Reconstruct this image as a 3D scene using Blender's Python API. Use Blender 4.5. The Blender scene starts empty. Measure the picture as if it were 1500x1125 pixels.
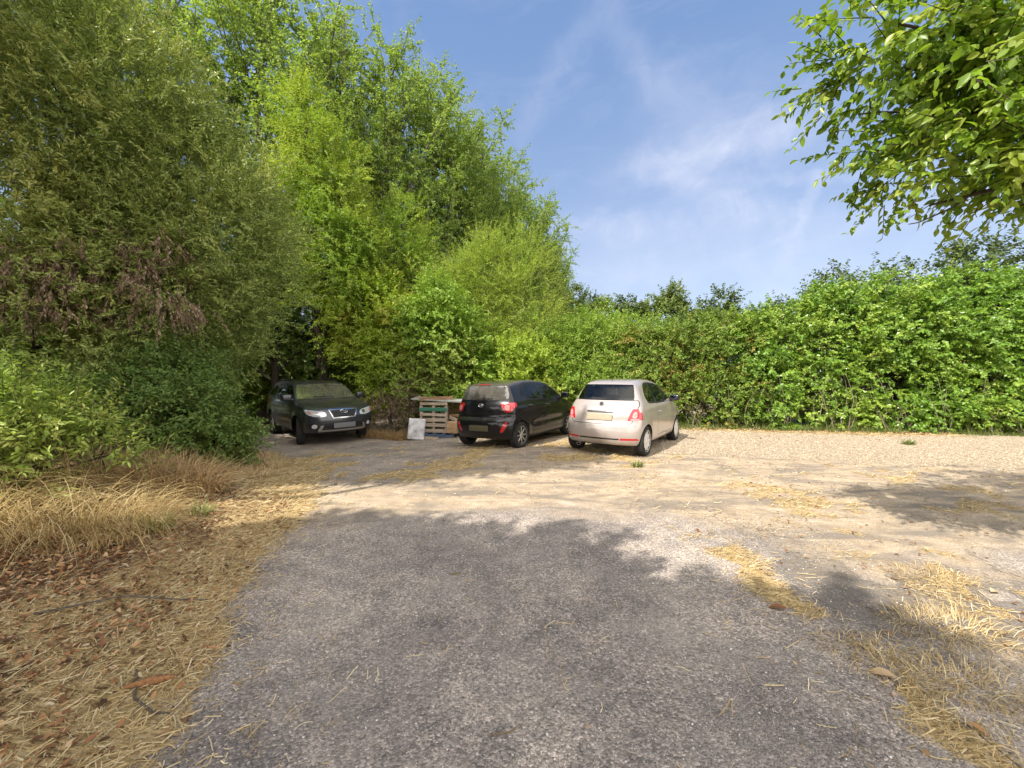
# a gravelled parking place at the end of an old tarmac drive, three cars, hedge and tall trees
SUN_STRENGTH, SKY_STRENGTH, EXPOSURE = 3.7, .15, .97
CLOUD = (4.2, 4.1, 4.4); FILL_GLOW = (10.8, 10.2, 9.4)
DENOISE = True
import bpy, bmesh, math, random
import numpy as np
from mathutils import Vector, Matrix

R = math.radians
random.seed(5)
rng = np.random.default_rng(11)
C = bpy.context.scene.collection
SC = bpy.context.scene

# ------------------------------------------------------------------ helpers
def norm(a):
    return a / np.maximum(np.linalg.norm(a, axis=-1, keepdims=True), 1e-9)

def vnoise(p, seed=0):
    p = np.asarray(p, dtype=np.float64)
    i = np.floor(p).astype(np.int64); f = p - i; f = f * f * (3 - 2 * f)
    def h(x, y, z):
        n = (x * 374761393 + y * 668265263 + z * 1274126177 + seed * 974634777) & 0xffffffff
        n = ((n ^ (n >> 13)) * 1274126177) & 0xffffffff
        n = (n ^ (n >> 16)) & 0xffff
        return n / 65535.0
    r = 0
    for dx in (0, 1):
        wx = f[..., 0] if dx else 1 - f[..., 0]
        for dy in (0, 1):
            wy = f[..., 1] if dy else 1 - f[..., 1]
            for dz in (0, 1):
                wz = f[..., 2] if dz else 1 - f[..., 2]
                r = r + wx * wy * wz * h(i[..., 0] + dx, i[..., 1] + dy, i[..., 2] + dz)
    return r

def fbm(p, seed=0, o=3):
    p = np.asarray(p, dtype=np.float64); r = 0; a = .5; s = 0
    for k in range(o):
        r = r + a * vnoise(p * 2 ** k, seed + k); s += a; a *= .5
    return r / s

def sstep(x, a, b):
    t = np.clip((np.asarray(x, dtype=float) - a) / (b - a), 0, 1)
    return t * t * (3 - 2 * t)

def tag(o, label=None, cat=None, group=None, kind=None):
    if label: o['label'] = label
    if cat: o['category'] = cat
    if group: o['group'] = group
    if kind: o['kind'] = kind
    return o

def empty(name, loc, rz=0, **kw):
    o = bpy.data.objects.new(name, None); C.objects.link(o)
    o.empty_display_size = .2
    o.location = loc; o.rotation_euler = (0, 0, rz)
    return tag(o, **kw)

def link(name, me, parent=None):
    o = bpy.data.objects.new(name, me); C.objects.link(o)
    if parent: o.parent = parent
    return o

def mesh_quads(name, V, F, mats, midx=None, attrs=None, smooth=False):
    me = bpy.data.meshes.new(name)
    V = np.ascontiguousarray(V, dtype=np.float32); F = np.ascontiguousarray(F, dtype=np.int32)
    me.vertices.add(len(V)); me.vertices.foreach_set('co', V.ravel())
    k = F.shape[1]
    me.loops.add(F.size); me.loops.foreach_set('vertex_index', F.ravel())
    me.polygons.add(len(F)); me.polygons.foreach_set('loop_start', np.arange(0, F.size, k, dtype=np.int32))
    if midx is not None: me.polygons.foreach_set('material_index', np.ascontiguousarray(midx, dtype=np.int32))
    me.polygons.foreach_set('use_smooth', np.full(len(F), smooth, dtype=bool))
    for m in (mats if isinstance(mats, (list, tuple)) else [mats]): me.materials.append(m)
    for n, a in (attrs or {}).items():
        at = me.attributes.new(n, 'FLOAT', 'POINT'); at.data.foreach_set('value', np.ascontiguousarray(a, dtype=np.float32))
    me.update(calc_edges=True)
    return me

class Geo:
    """collects shapes, then links them as ONE mesh object"""
    def __init__(s): s.v = []; s.f = []; s.m = []
    def add(s, V, F, M=None, mi=0):
        b = len(s.v)
        for p in V:
            p = Vector(p)
            s.v.append(tuple(M @ p) if M is not None else tuple(p))
        for f in F: s.f.append(tuple(b + i for i in f)); s.m.append(mi)
    def box(s, c, d, rot=None, bev=0, mi=0, taper=None):
        bm = bmesh.new(); bmesh.ops.create_cube(bm, size=1)
        for v in bm.verts:
            k = 1.0
            if taper is not None and v.co.z > 0: k = taper
            v.co = Vector((v.co.x * d[0] * k, v.co.y * d[1] * k, v.co.z * d[2]))
        if bev: bmesh.ops.bevel(bm, geom=list(bm.edges), offset=bev, segments=3, affect='EDGES', profile=.6)
        M = Matrix.Translation(c)
        if rot is not None: M = M @ rot.to_4x4()
        bm.verts.ensure_lookup_table()
        s.add([v.co for v in bm.verts], [[v.index for v in f.verts] for f in bm.faces], M, mi); bm.free()
    def tube(s, pts, rad, n=8, cap=True, mi=0):
        pts = [Vector(p) for p in pts]; b = len(s.v); prev = None
        if not hasattr(rad, '__len__'): rad = [rad] * len(pts)
        for i, p in enumerate(pts):
            t = (pts[min(i + 1, len(pts) - 1)] - pts[max(i - 1, 0)])
            if t.length < 1e-9: t = Vector((0, 0, 1))
            t.normalize()
            if prev is None:
                a = Vector((1, 0, 0)) if abs(t.x) < .8 else Vector((0, 1, 0))
                prev = (a - t * a.dot(t)).normalized()
            else:
                prev = (prev - t * prev.dot(t)).normalized()
            q = t.cross(prev)
            for k in range(n):
                a = 2 * math.pi * k / n
                s.v.append(tuple(p + (prev * math.cos(a) + q * math.sin(a)) * rad[i]))
        for i in range(len(pts) - 1):
            for k in range(n):
                s.f.append((b + i * n + k, b + i * n + (k + 1) % n, b + (i + 1) * n + (k + 1) % n, b + (i + 1) * n + k)); s.m.append(mi)
        if cap:
            s.f.append(tuple(b + k for k in range(n))[::-1]); s.m.append(mi)
            e = b + (len(pts) - 1) * n
            s.f.append(tuple(e + k for k in range(n))); s.m.append(mi)
    def lathe(s, prof, n=32, M=None, mi=0):      # profile of (r, y), around the y axis
        V = []; F = []; k = len(prof)
        for i in range(n):
            a = 2 * math.pi * i / n
            for r, y in prof: V.append((r * math.cos(a), y, r * math.sin(a)))
        for i in range(n):
            for j in range(k - 1):
                F.append((i * k + j, i * k + j + 1, ((i + 1) % n) * k + j + 1, ((i + 1) % n) * k + j))
        s.add(V, F, M, mi)
    def build(s, name, mats, parent=None, sharp=40):
        me = bpy.data.meshes.new(name); me.from_pydata(s.v, [], s.f)
        for m in (mats if isinstance(mats, (list, tuple)) else [mats]): me.materials.append(m)
        me.polygons.foreach_set('material_index', np.array(s.m, dtype=np.int32))
        me.polygons.foreach_set('use_smooth', np.ones(len(s.f), dtype=bool))
        me.update(); bm = bmesh.new(); bm.from_mesh(me)
        bmesh.ops.recalc_face_normals(bm, faces=list(bm.faces)); bm.to_mesh(me); bm.free()
        me.set_sharp_from_angle(angle=R(sharp))
        return link(name, me, parent)

# ------------------------------------------------------------------ materials
class NT:
    def __init__(s, mat_or_world):
        mat_or_world.use_nodes = True
        s.t = mat_or_world.node_tree; s.t.nodes.clear()
    def n(s, typ, ins=None, **props):
        nd = s.t.nodes.new(typ)
        for k, v in props.items(): setattr(nd, k, v)
        for k, v in (ins or {}).items():
            if isinstance(v, tuple) and len(v) == 2 and hasattr(v[0], 'outputs'):
                s.t.links.new(v[0].outputs[v[1]], nd.inputs[k])
            elif hasattr(v, 'outputs'):
                s.t.links.new(v.outputs[0], nd.inputs[k])
            else: nd.inputs[k].default_value = v
        return nd
    def math(s, op, a, b=0.0, c=None, clamp=False):
        i = {0: a, 1: b}
        if c is not None: i[2] = c
        return s.n('ShaderNodeMath', i, operation=op, use_clamp=clamp)
    def mix(s, fac, a, b, blend='MIX'):
        nd = s.n('ShaderNodeMix', data_type='RGBA', blend_type=blend)
        for k, v in ((0, fac), (6, a), (7, b)):
            if isinstance(v, tuple) and len(v) == 2 and hasattr(v[0], 'outputs'): s.t.links.new(v[0].outputs[v[1]], nd.inputs[k])
            elif hasattr(v, 'outputs'):
                s.t.links.new(v.outputs[2] if v.bl_idname == 'ShaderNodeMix' else v.outputs[0], nd.inputs[k])
            else: nd.inputs[k].default_value = v if k == 0 else (tuple(v) + (1,))[:4]
        return nd
    def ramp(s, fac, stops, interp='LINEAR'):
        nd = s.n('ShaderNodeValToRGB', {0: fac}); cr = nd.color_ramp; cr.interpolation = interp
        while len(cr.elements) < len(stops): cr.elements.new(.5)
        for e, (p, c) in zip(cr.elements, stops):
            e.position = p
            if not hasattr(c, '__len__'): c = (c, c, c)
            e.color = tuple(c) + (1,)
        return nd
    def noise(s, vec, scale, detail=3, rough=.55, dist=0):
        return s.n('ShaderNodeTexNoise', {'Vector': vec, 'Scale': scale, 'Detail': detail, 'Roughness': rough, 'Distortion': dist})

def out(mixnode): return (mixnode, 2)

def simple(name, col, rough=.6, metal=0, spec=.5, coat=0, noise=0, nscale=20, bump=0):
    m = bpy.data.materials.new(name); t = NT(m)
    tc = t.n('ShaderNodeTexCoord'); n = t.noise((tc, 'Object'), nscale, 4)
    c = t.mix(1.0, tuple(col), t.ramp(n, [(.3, 1 - noise), (.7, 1 + noise * .6)]), 'MULTIPLY')
    b = t.n('ShaderNodeBsdfPrincipled', {'Base Color': out(c), 'Roughness': rough, 'Metallic': metal, 'Specular IOR Level': spec, 'Coat Weight': coat})
    if bump:
        bp = t.n('ShaderNodeBump', {'Height': n, 'Strength': bump, 'Distance': .01})
        t.t.links.new(bp.outputs[0], b.inputs['Normal'])
    t.n('ShaderNodeOutputMaterial', {0: b})
    return m

def leaf_mat(name, a, b, c=None, transl=.35, rough=.45, spec=.35, cthr=.75):
    """a..b vary leaf by leaf, c is the hue of some whole twigs (young or yellowing growth)"""
    a, b, c = [None if q is None else (q[0] * 1.36, q[1] * 1.30, q[2] * 1.1) for q in (a, b, c)]
    m = bpy.data.materials.new(name); t = NT(m)
    r = t.n('ShaderNodeAttribute', attribute_name='rnd'); k = t.n('ShaderNodeAttribute', attribute_name='clump')
    col = t.mix((r, 'Fac'), a, b)
    if c is not None:
        f = t.n('ShaderNodeMapRange', {0: (k, 'Fac'), 1: cthr - .25, 2: min(1, cthr + .2), 3: 0, 4: .85})
        col = t.mix(f, out(col), c)
    p = t.n('ShaderNodeBsdfPrincipled', {'Base Color': out(col), 'Roughness': rough, 'Specular IOR Level': spec})
    tl = t.mix(1.0, out(col), (1.25, 1.3, .6), 'MULTIPLY')
    tr = t.n('ShaderNodeBsdfTranslucent', {0: out(tl)})
    mx = t.n('ShaderNodeMixShader', {0: transl, 1: p, 2: tr})
    t.n('ShaderNodeOutputMaterial', {0: mx})
    return m

def bark_mat(name, a, b):
    m = bpy.data.materials.new(name); t = NT(m)
    tc = t.n('ShaderNodeTexCoord'); mp = t.n('ShaderNodeMapping', {0: (tc, 'Object'), 3: (6, 6, 1.2)})
    n = t.noise(mp, 4, 6, .7)
    c = t.ramp(n, [(.3, a), (.7, b)])
    bp = t.n('ShaderNodeBump', {'Height': n, 'Strength': .8, 'Distance': .03})
    p = t.n('ShaderNodeBsdfPrincipled', {'Base Color': c, 'Roughness': .9, 'Normal': bp, 'Specular IOR Level': .2})
    t.n('ShaderNodeOutputMaterial', {0: p})
    return m

# ------------------------------------------------------------------ ground height
EDGE_Y = [-6, 1.0, 1.72, 2.5, 3.4, 4.3, 5.8, 7.0, 9.0, 12]
EDGE_X = [-1.1, -1.35, -1.55, -1.9, -2.2, -2.35, -2.8, -3.5, -5.6, -8.5]
def verge_x(y): return np.interp(y, EDGE_Y, EDGE_X)
def gz(x, y):
    x = np.asarray(x, dtype=float); y = np.asarray(y, dtype=float)
    z = -.24 * sstep(y, 6, 11) * (1 - sstep(x, -4.5, 1.5)) - .05 * sstep(y, 7, 11) * (1 - sstep(x, 1, 5))
    d = verge_x(y) - x
    z = z + .30 * sstep(d, .5, 3.2) * (1 - sstep(y, 7, 9.5)) + .10 * sstep(d, .05, .9) * (1 - sstep(y, 5, 8))
    q = np.stack([x * .8, y * .8, x * 0], -1)
    near = (1 - sstep(np.hypot(x, y), 14, 30))
    z = z + near * .035 * (fbm(q, 3) - .5) + near * .012 * (fbm(q * 5, 9) - .5)
    return z
def gzf(x, y): return float(gz(np.array([x]), np.array([y]))[0])
# ------------------------------------------------------------------ ground
def axis(lo, hi, step, far):
    d = np.arange(lo, hi + 1e-6, step)
    g = [hi]; s = step
    while g[-1] < far: s *= 1.35; g.append(g[-1] + s)
    h = [lo]; s = step
    while h[-1] > -far: s *= 1.35; h.append(h[-1] - s)
    return np.concatenate([np.array(h[:0:-1]), d, np.array(g[1:])])
gx = axis(-7, 11.0, .045, 400); gy = axis(.6, 12.0, .045, 400)
GX, GY = np.meshgrid(gx, gy, indexing='xy')
GZ = gz(GX, GY)
def masks(x, y):
    q = np.stack([x, y, x * 0], -1)
    n1 = fbm(q * 1.3, 21) - .5; n2 = fbm(q * 4.5, 31) - .5; n3 = fbm(q * .45, 41) - .5
    d = x - verge_x(y) + n1 * .55 + n2 * .22                       # >0 on the drive
    verge = 1 - sstep(d, -.34, .34)
    dirt = 1 - sstep(d + n1 * 1.0 + n2 * .5, -1.5, -.5)                                # bare soil under the litter
    # right-hand dry strip beside the tarmac, running to the lower right corner
    rx = np.interp(y, [0, 1.9, 2.4, 3.4, 4.2, 6, 8], [2.2, 2.0, 2.0, 2.05, 1.75, .9, .2])
    dr = x - rx + n1 * .5 + n2 * .3
    strip = .8 * np.exp(-(dr / .26) ** 2) * (1 - sstep(y, 3.6, 4.4)) * sstep(n2 + n1 * .6, -.22, .02)
    dust = sstep(dr, -.1, .7) * sstep(y + n1 * 1.2, 2.6, 4.3) * .95
    dust = np.maximum(dust, sstep(y + n3 * 2 - .25 * x, 3.9, 5.3) * (.92 + .4 * n2) * (1 - .6 * sstep(-x + n1, .3, 1.8) * sstep(y, 5.3, 6.2)))
    dust = np.maximum(dust, sstep(dr, .3, 1.3) * (.25 + .9 * sstep(n1 + n3, -.1, .25)) * .8)
    gr = sstep(y + .28 * (x - 4) + n1 * .8, 7.3, 8.6) * sstep(x + n1 * 1.0, .6, 2.2)
    dry = np.maximum(np.clip(verge - dirt * .65, 0, 1), strip)
    patch = sstep(n1 + n2 * .5, .02, .16) * sstep(y, 5.2, 6.4) * (1 - sstep(y, 9, 11)) * (1 - sstep(np.abs(x + 1.0), 3.0, 4.6))
    dry = np.maximum(dry, patch * .75)
    dry = np.maximum(dry, .9 * sstep(n3 + n1 * .6, .0, .14) * np.exp(-((y - 7.0) / .7) ** 2) * sstep(x, .2, 1.5) * (1 - sstep(x, 4.0, 6)))
    dry = np.maximum(dry, .6 * sstep(n1 + n2, .12, .3) * sstep(x, 2.0, 3.5) * (1 - gr))
    global STAIN
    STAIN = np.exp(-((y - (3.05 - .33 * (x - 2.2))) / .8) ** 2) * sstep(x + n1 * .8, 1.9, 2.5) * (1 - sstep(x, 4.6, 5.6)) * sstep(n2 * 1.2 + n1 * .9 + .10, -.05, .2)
    far = sstep(np.hypot(x, y), 17, 22)
    return verge, np.clip(dry, 0, 1), np.clip(dust, 0, 1), np.clip(gr, 0, 1), np.clip(dirt, 0, 1), far
MV, MD, MU, MG, MS, MF = masks(GX, GY); MT = STAIN.copy()

def ground_material():
    m = bpy.data.materials.new('ground_surface'); t = NT(m)
    tc = t.n('ShaderNodeTexCoord'); P = (tc, 'Object')
    A = {k: (t.n('ShaderNodeAttribute', attribute_name=k), 'Fac') for k in ('dry', 'dust', 'gravel', 'soil', 'far', 'stain')}
    v1 = t.n('ShaderNodeTexVoronoi', {'Vector': P, 'Scale': 95.0})
    v2 = t.n('ShaderNodeTexVoronoi', {'Vector': P, 'Scale': 42.0})
    h1 = t.n('ShaderNodeSeparateColor', {0: (v1, 'Color')}); h2 = t.n('ShaderNodeSeparateColor', {0: (v2, 'Color')})
    n_big = t.noise(P, .9, 4, .6); n_mid = t.noise(P, 5, 4, .6); n_fine = t.noise(P, 60, 3, .6); n_edge = t.noise(P, 22, 4, .7)
    # old tarmac: pale chippings in a darker binder
    asp = t.ramp((h1, 0), [(0, .19), (.45, .29), (.8, .39), (.93, .48), (1, .62)])
    asp = t.mix(1.0, asp, t.ramp(n_mid, [(.3, (.72, .72, .73)), (.7, (1.18, 1.14, 1.10))]), 'MULTIPLY')
    asp = t.mix(1.0, out(asp), t.ramp(n_big, [(.35, (.66, .65, .66)), (.65, (1.28, 1.24, 1.18))]), 'MULTIPLY')
    asp = t.mix(1.0, out(asp), (1.12, .985, .875), 'MULTIPLY')
    asp = t.mix(t.ramp(n_fine, [(.36, .6), (.5, 0)]), out(asp), (.08, .075, .072))
    asp = t.mix(t.ramp(t.noise(P, 1.35, 6, .7, .4), [(.48, 0), (.66, .42)]), out(asp), (.36, .315, .265))
    asp = t.mix(t.ramp(t.noise(P, 2.1, 6, .72, .3), [(.26, .6), (.40, 0)]), out(asp), (.11, .10, .098))
    av = t.n('ShaderNodeVectorMath', {0: P, 1: (0, 0, 0)}, operation='ADD'); t.t.links.new(t.noise(P, 2.2, 5, .65).outputs['Color'], av.inputs[1])
    ac = t.n('ShaderNodeTexVoronoi', {'Vector': (av, 'Vector'), 'Scale': .95}, feature='DISTANCE_TO_EDGE')
    asp = t.mix(t.math('MULTIPLY', t.ramp((ac, 'Distance'), [(.0, .75), (.009, 0)]), t.ramp(t.noise(P, .55, 3), [(.48, 0), (.60, 1)])), out(asp), (.05, .045, .04))
    # sandy dust with small stones
    du = t.ramp(n_mid, [(.25, (.31, .228, .145)), (.5, (.445, .337, .218)), (.75, (.555, .44, .30))])
    du = t.mix(t.ramp((h1, 0), [(.0, .75), (.28, 0), (.86, 0), (1, .6)]), du, t.ramp((h1, 1), [(0, (.22, .17, .13)), (.5, (.36, .31, .26)), (1, (.75, .70, .62))]))
    du = t.mix(t.ramp(n_fine, [(.3, .6), (.5, 0)]), out(du), (.24, .18, .125))
    # hairline cracks and grey worn patches where the old surface shows through
    wv = t.n('ShaderNodeVectorMath', {0: P, 1: t.noise(P, 1.6, 4, .6)}, operation='ADD')
    vc = t.n('ShaderNodeTexVoronoi', {'Vector': (wv, 'Vector'), 'Scale': .75}, feature='DISTANCE_TO_EDGE'); t.t.links.new(t.noise(P, 1.6, 4, .6).outputs['Color'], wv.inputs[1])
    ck = t.math('MULTIPLY', t.ramp((vc, 'Distance'), [(.0, .8), (.012, 0)]), t.ramp(t.noise(P, .7, 3), [(.42, 0), (.55, 1)]))
    du = t.mix(ck, out(du), (.10, .08, .06))
    mps = t.n('ShaderNodeMapping', {0: P, 2: (0, 0, -.35), 3: (.8, 2.6, 1)}); sk = t.noise(mps, 1.1, 5, .62, .6)
    du = t.mix(t.ramp(sk, [(.46, 0), (.62, .8)]), out(du), (.20, .17, .138))
    du = t.mix(t.ramp(sk, [(.30, .55), (.40, 0)]), out(du), (.52, .465, .39))
    # pale gravel
    gr = t.ramp((h2, 0), [(0, (.24, .18, .115)), (.35, (.42, .33, .225)), (.75, (.52, .43, .31)), (1, (.63, .56, .45))])
    gr = t.mix(t.ramp((v2, 'Distance'), [(.35, 0), (.75, .8)]), gr, (.17, .13, .09))
    # straw thatch
    mp = t.n('ShaderNodeMapping', {0: P, 2: (0, 0, .7), 3: (14, 70, 14)}); mp2 = t.n('ShaderNodeMapping', {0: P, 2: (0, 0, -.9), 3: (12, 80, 12)})
    s1 = t.noise(mp, 1, 4, .6, .4); s2 = t.noise(mp2, 1, 4, .6, .4)
    sm = t.math('MAXIMUM', s1, s2)
    st = t.ramp(sm, [(.42, (.19, .125, .06)), (.56, (.47, .34, .16)), (.7, (.68, .525, .29))])
    so = t.ramp(n_mid, [(.3, (.12, .08, .05)), (.7, (.27, .19, .115))])
    so = t.mix(t.ramp((h2, 0), [(.5, 0), (.9, .55)]), so, (.30, .17, .09))
    def thr(a, lo, hi, amt=.55):
        e = t.math('MULTIPLY_ADD', n_edge, amt, -amt * .5)
        e = t.math('ADD', a, e)
        return t.n('ShaderNodeMapRange', {0: e, 1: lo, 2: hi}, clamp=True, interpolation_type='SMOOTHSTEP')
    col = t.mix(thr(A['dust'], .1, .9, .9), out(asp), out(du))
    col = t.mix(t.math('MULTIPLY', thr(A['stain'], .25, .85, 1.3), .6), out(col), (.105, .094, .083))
    col = t.mix(thr(A['gravel'], .3, .7), out(col), out(gr))
    col = t.mix(thr(A['soil'], .3, .75), out(col), out(so))
    col = t.mix(thr(A['dry'], .40, .68, 1.3), out(col), st)
    col = t.mix(A['far'], out(col), t.ramp(n_mid, [(.3, (.05, .06, .025)), (.7, (.12, .12, .05))]))
    hgt = t.math('ADD', t.math('MULTIPLY', (v1, 'Distance'), -.006), t.math('MULTIPLY', n_fine, .006))
    hgt = t.math('ADD', hgt, t.math('MULTIPLY', n_edge, .012))
    bp = t.n('ShaderNodeBump', {'Height': hgt, 'Strength': .8, 'Distance': 1.0})
    b = t.n('ShaderNodeBsdfPrincipled', {'Base Color': out(col), 'Roughness': .92, 'Specular IOR Level': .22, 'Normal': bp})
    t.n('ShaderNodeOutputMaterial', {0: b})
    return m
M_GROUND = ground_material()
nxg, nyg = len(gx), len(gy)
idx = np.arange(nxg * nyg).reshape(nyg, nxg)
QF = np.stack([idx[:-1, :-1], idx[:-1, 1:], idx[1:, 1:], idx[1:, :-1]], -1).reshape(-1, 4)
GV = np.stack([GX.ravel(), GY.ravel(), GZ.ravel()], -1)
GA = {'dry': MD.ravel(), 'dust': MU.ravel(), 'gravel': MG.ravel(), 'soil': MS.ravel(), 'far': MF.ravel(), 'stain': MT.ravel()}
def sheet(name, sel, lift):
    F = QF[sel]; u, inv = np.unique(F.ravel(), return_inverse=True)
    V = GV[u].copy(); V[:, 2] += lift
    me = mesh_quads(name, V, inv.reshape(-1, 4), M_GROUND, attrs={k: a[u] for k, a in GA.items()}, smooth=True)
    return tag(link(name, me), kind='structure')
fm = lambda a: a.ravel()[QF].mean(1)
fx, fy = fm(GX), fm(GY)
inr = (fx > -6.9) & (fx < 10.9) & (fy > .65) & (fy < 11.9)
sheet('ground', np.ones(len(QF), bool), 0)
sheet('asphalt_drive', inr & (fm(MV) < .5) & (fm(MU) < .55) & (fm(MG) < .5) & (fm(MD) < .6) & (fx < 6) & (fy < 8.6), .004)
sheet('gravel_bay', inr & (fm(MG) > .5), .004)

# ------------------------------------------------------------------ ground litter (uncountable)
def scatter(n, box, fn, seed):
    r = np.random.default_rng(seed)
    x = r.uniform(box[0], box[1], n); y = r.uniform(box[2], box[3], n)
    keep = r.uniform(0, 1, n) < fn(x, y)
    return x[keep], y[keep], r

def lying_straws(name, box, n, fn, seed, L=(.05, .15), W=.0022, mat=None, lift=.012):
    x, y, r = scatter(n, box, fn, seed); k = len(x)
    z = gz(x, y) + .006
    a = r.uniform(0, 2 * np.pi, k); ln = r.uniform(L[0], L[1], k)
    el = np.abs(r.normal(0, .18, k)); bend = r.normal(0, .25, k)
    V = np.zeros((k, 6, 3)); w = W * r.uniform(.7, 1.5, k)
    for j, s in enumerate((-.5, 0, .5)):
        aa = a + bend * s
        px = x + np.cos(aa) * ln * s; py = y + np.sin(aa) * ln * s
        pz = z + (s + .5) * ln * np.sin(el) + r.uniform(0, lift, k)
        for q, sg in enumerate((-1, 1)):
            V[:, j * 2 + q] = np.stack([px - np.sin(aa) * w * sg, py + np.cos(aa) * w * sg, pz + sg * w * .5], -1)
    base = (np.arange(k) * 6)[:, None]
    F = np.concatenate([base + np.array([0, 1, 3, 2]), base + np.array([2, 3, 5, 4])])
    rnd = np.repeat(r.uniform(0, 1, k), 6)
    me = mesh_quads(name, V.reshape(-1, 3), F, mat, attrs={'rnd': rnd, 'clump': rnd})
    return link(name, me)

def lying_leaves(name, box, n, fn, seed, L=(.018, .055), mat=None):
    x, y, r = scatter(n, box, fn, seed); k = len(x)
    ln = r.uniform(L[0], L[1], k); wd = ln * r.uniform(.35, .6, k)
    P = np.stack([x, y, gz(x, y) + .008 + r.uniform(0, .022, k)], -1)
    a = r.uniform(0, 2 * np.pi, k)
    D = norm(np.stack([np.cos(a), np.sin(a), r.normal(.05, .28, k)], -1))
    N = norm(np.stack([r.normal(0, .35, k), r.normal(0, .35, k), np.ones(k)], -1))
    V, F, rn = leaves_fine(P, D, N, ln, wd, r.uniform(0, 1, k), curl=r.uniform(-.5, .9, k))
    me = mesh_quads(name, V, F, mat, attrs={'rnd': rn, 'clump': rn}, smooth=True)
    return link(name, me)

def leaves_simple(P, D, N, L, W, rnd):
    N = norm(N - D * (N * D).sum(-1, keepdims=True)); S = np.cross(D, N)
    L = L[:, None]; W = W[:, None]
    V = np.stack([P, P + D * L * .45 + S * W * .5 + N * W * .14, P + D * L - N * L * .12, P + D * L * .45 - S * W * .5 + N * W * .14], 1)
    k = len(P); F = (np.arange(k) * 4)[:, None] + np.arange(4)
    return V.reshape(-1, 3), F, np.repeat(rnd, 4)

ROWS = np.array([(0, .10), (.28, .82), (.55, 1.0), (.82, .58), (1.0, .03)])
def leaves_fine(P, D, N, L, W, rnd, curl=None, fold=.22):
    N = norm(N - D * (N * D).sum(-1, keepdims=True)); S = np.cross(D, N); k = len(P)
    curl = np.full(k, .25) if curl is None else curl
    V = np.zeros((k, 15, 3))
    for i, (t, w) in enumerate(ROWS):
        mid = P + D * (L * t)[:, None] - N * (L * t * t * curl * .6)[:, None]
        for j, s in enumerate((-1, 0, 1)):
            V[:, i * 3 + j] = mid + S * (W * .5 * w * s)[:, None] + N * (W * fold * w * abs(s))[:, None]
    f = []
    for i in range(4):
        for j in range(2): f.append((i * 3 + j, i * 3 + j + 1, i * 3 + j + 4, i * 3 + j + 3))
    F = ((np.arange(k) * 15)[:, None, None] + np.array(f)[None]).reshape(-1, 4)
    return V.reshape(-1, 3), F, np.repeat(rnd, 15)

OCT = np.array([(1, 0, 0), (0, 1, 0), (-1, 0, 0), (0, -1, 0), (0, 0, 1), (0, 0, -1)], float)
OF = np.array([(0, 1, 4), (1, 2, 4), (2, 3, 4), (3, 0, 4), (1, 0, 5), (2, 1, 5), (3, 2, 5), (0, 3, 5)])
def pebbles(name, box, n, fn, seed, S=(.004, .012), mat=None):
    x, y, r = scatter(n, box, fn, seed); k = len(x)
    s = r.uniform(0, 1, k) ** 2 * (S[1] - S[0]) + S[0]
    V = OCT[None] * r.uniform(.6, 1.2, (k, 6, 1)) * s[:, None, None]; V[:, :, 2] *= .65
    a = r.uniform(0, 2 * np.pi, k); ca, sa = np.cos(a)[:, None], np.sin(a)[:, None]
    X = V[..., 0] * ca - V[..., 1] * sa; Y = V[..., 0] * sa + V[..., 1] * ca
    V[..., 0] = X + x[:, None]; V[..., 1] = Y + y[:, None]; V[..., 2] += (gz(x, y) + .004 + s * .25)[:, None]
    F = ((np.arange(k) * 6)[:, None, None] + OF[None]).reshape(-1, 3)
    rn = np.repeat(r.uniform(0, 1, k), 6)
    return link(name, mesh_quads(name, V.reshape(-1, 3), F, mat, attrs={'rnd': rn, 'clump': rn}))

def ramp_attr_mat(name, stops, rough=.8, transl=0):
    m = bpy.data.materials.new(name); t = NT(m)
    r = t.n('ShaderNodeAttribute', attribute_name='rnd'); c = t.ramp((r, 'Fac'), stops)
    b = t.n('ShaderNodeBsdfPrincipled', {'Base Color': c, 'Roughness': rough, 'Specular IOR Level': .25})
    if transl:
        b = t.n('ShaderNodeMixShader', {0: transl, 1: b, 2: t.n('ShaderNodeBsdfTranslucent', {0: c})})
    t.n('ShaderNodeOutputMaterial', {0: b})
    return m
M_STRAW = ramp_attr_mat('dry_straw', [(0, (.28, .185, .08)), (.4, (.50, .365, .17)), (.8, (.66, .52, .28)), (1, (.75, .64, .42))], .7, .2)
M_DEAD = ramp_attr_mat('dead_leaf', [(0, (.085, .045, .025)), (.35, (.21, .10, .048)), (.65, (.40, .20, .085)), (.88, (.54, .34, .17)), (1, (.60, .48, .32))], .6, .2)
M_PEB = ramp_attr_mat('loose_chippings', [(0, (.12, .11, .105)), (.5, (.26, .24, .225)), (.85, (.42, .39, .36)), (1, (.70, .67, .62))], .85)
M_PEBW = ramp_attr_mat('pale_gravel', [(0, (.21, .155, .10)), (.5, (.40, .31, .21)), (.85, (.52, .43, .32)), (1, (.65, .58, .47))], .85)

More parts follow.
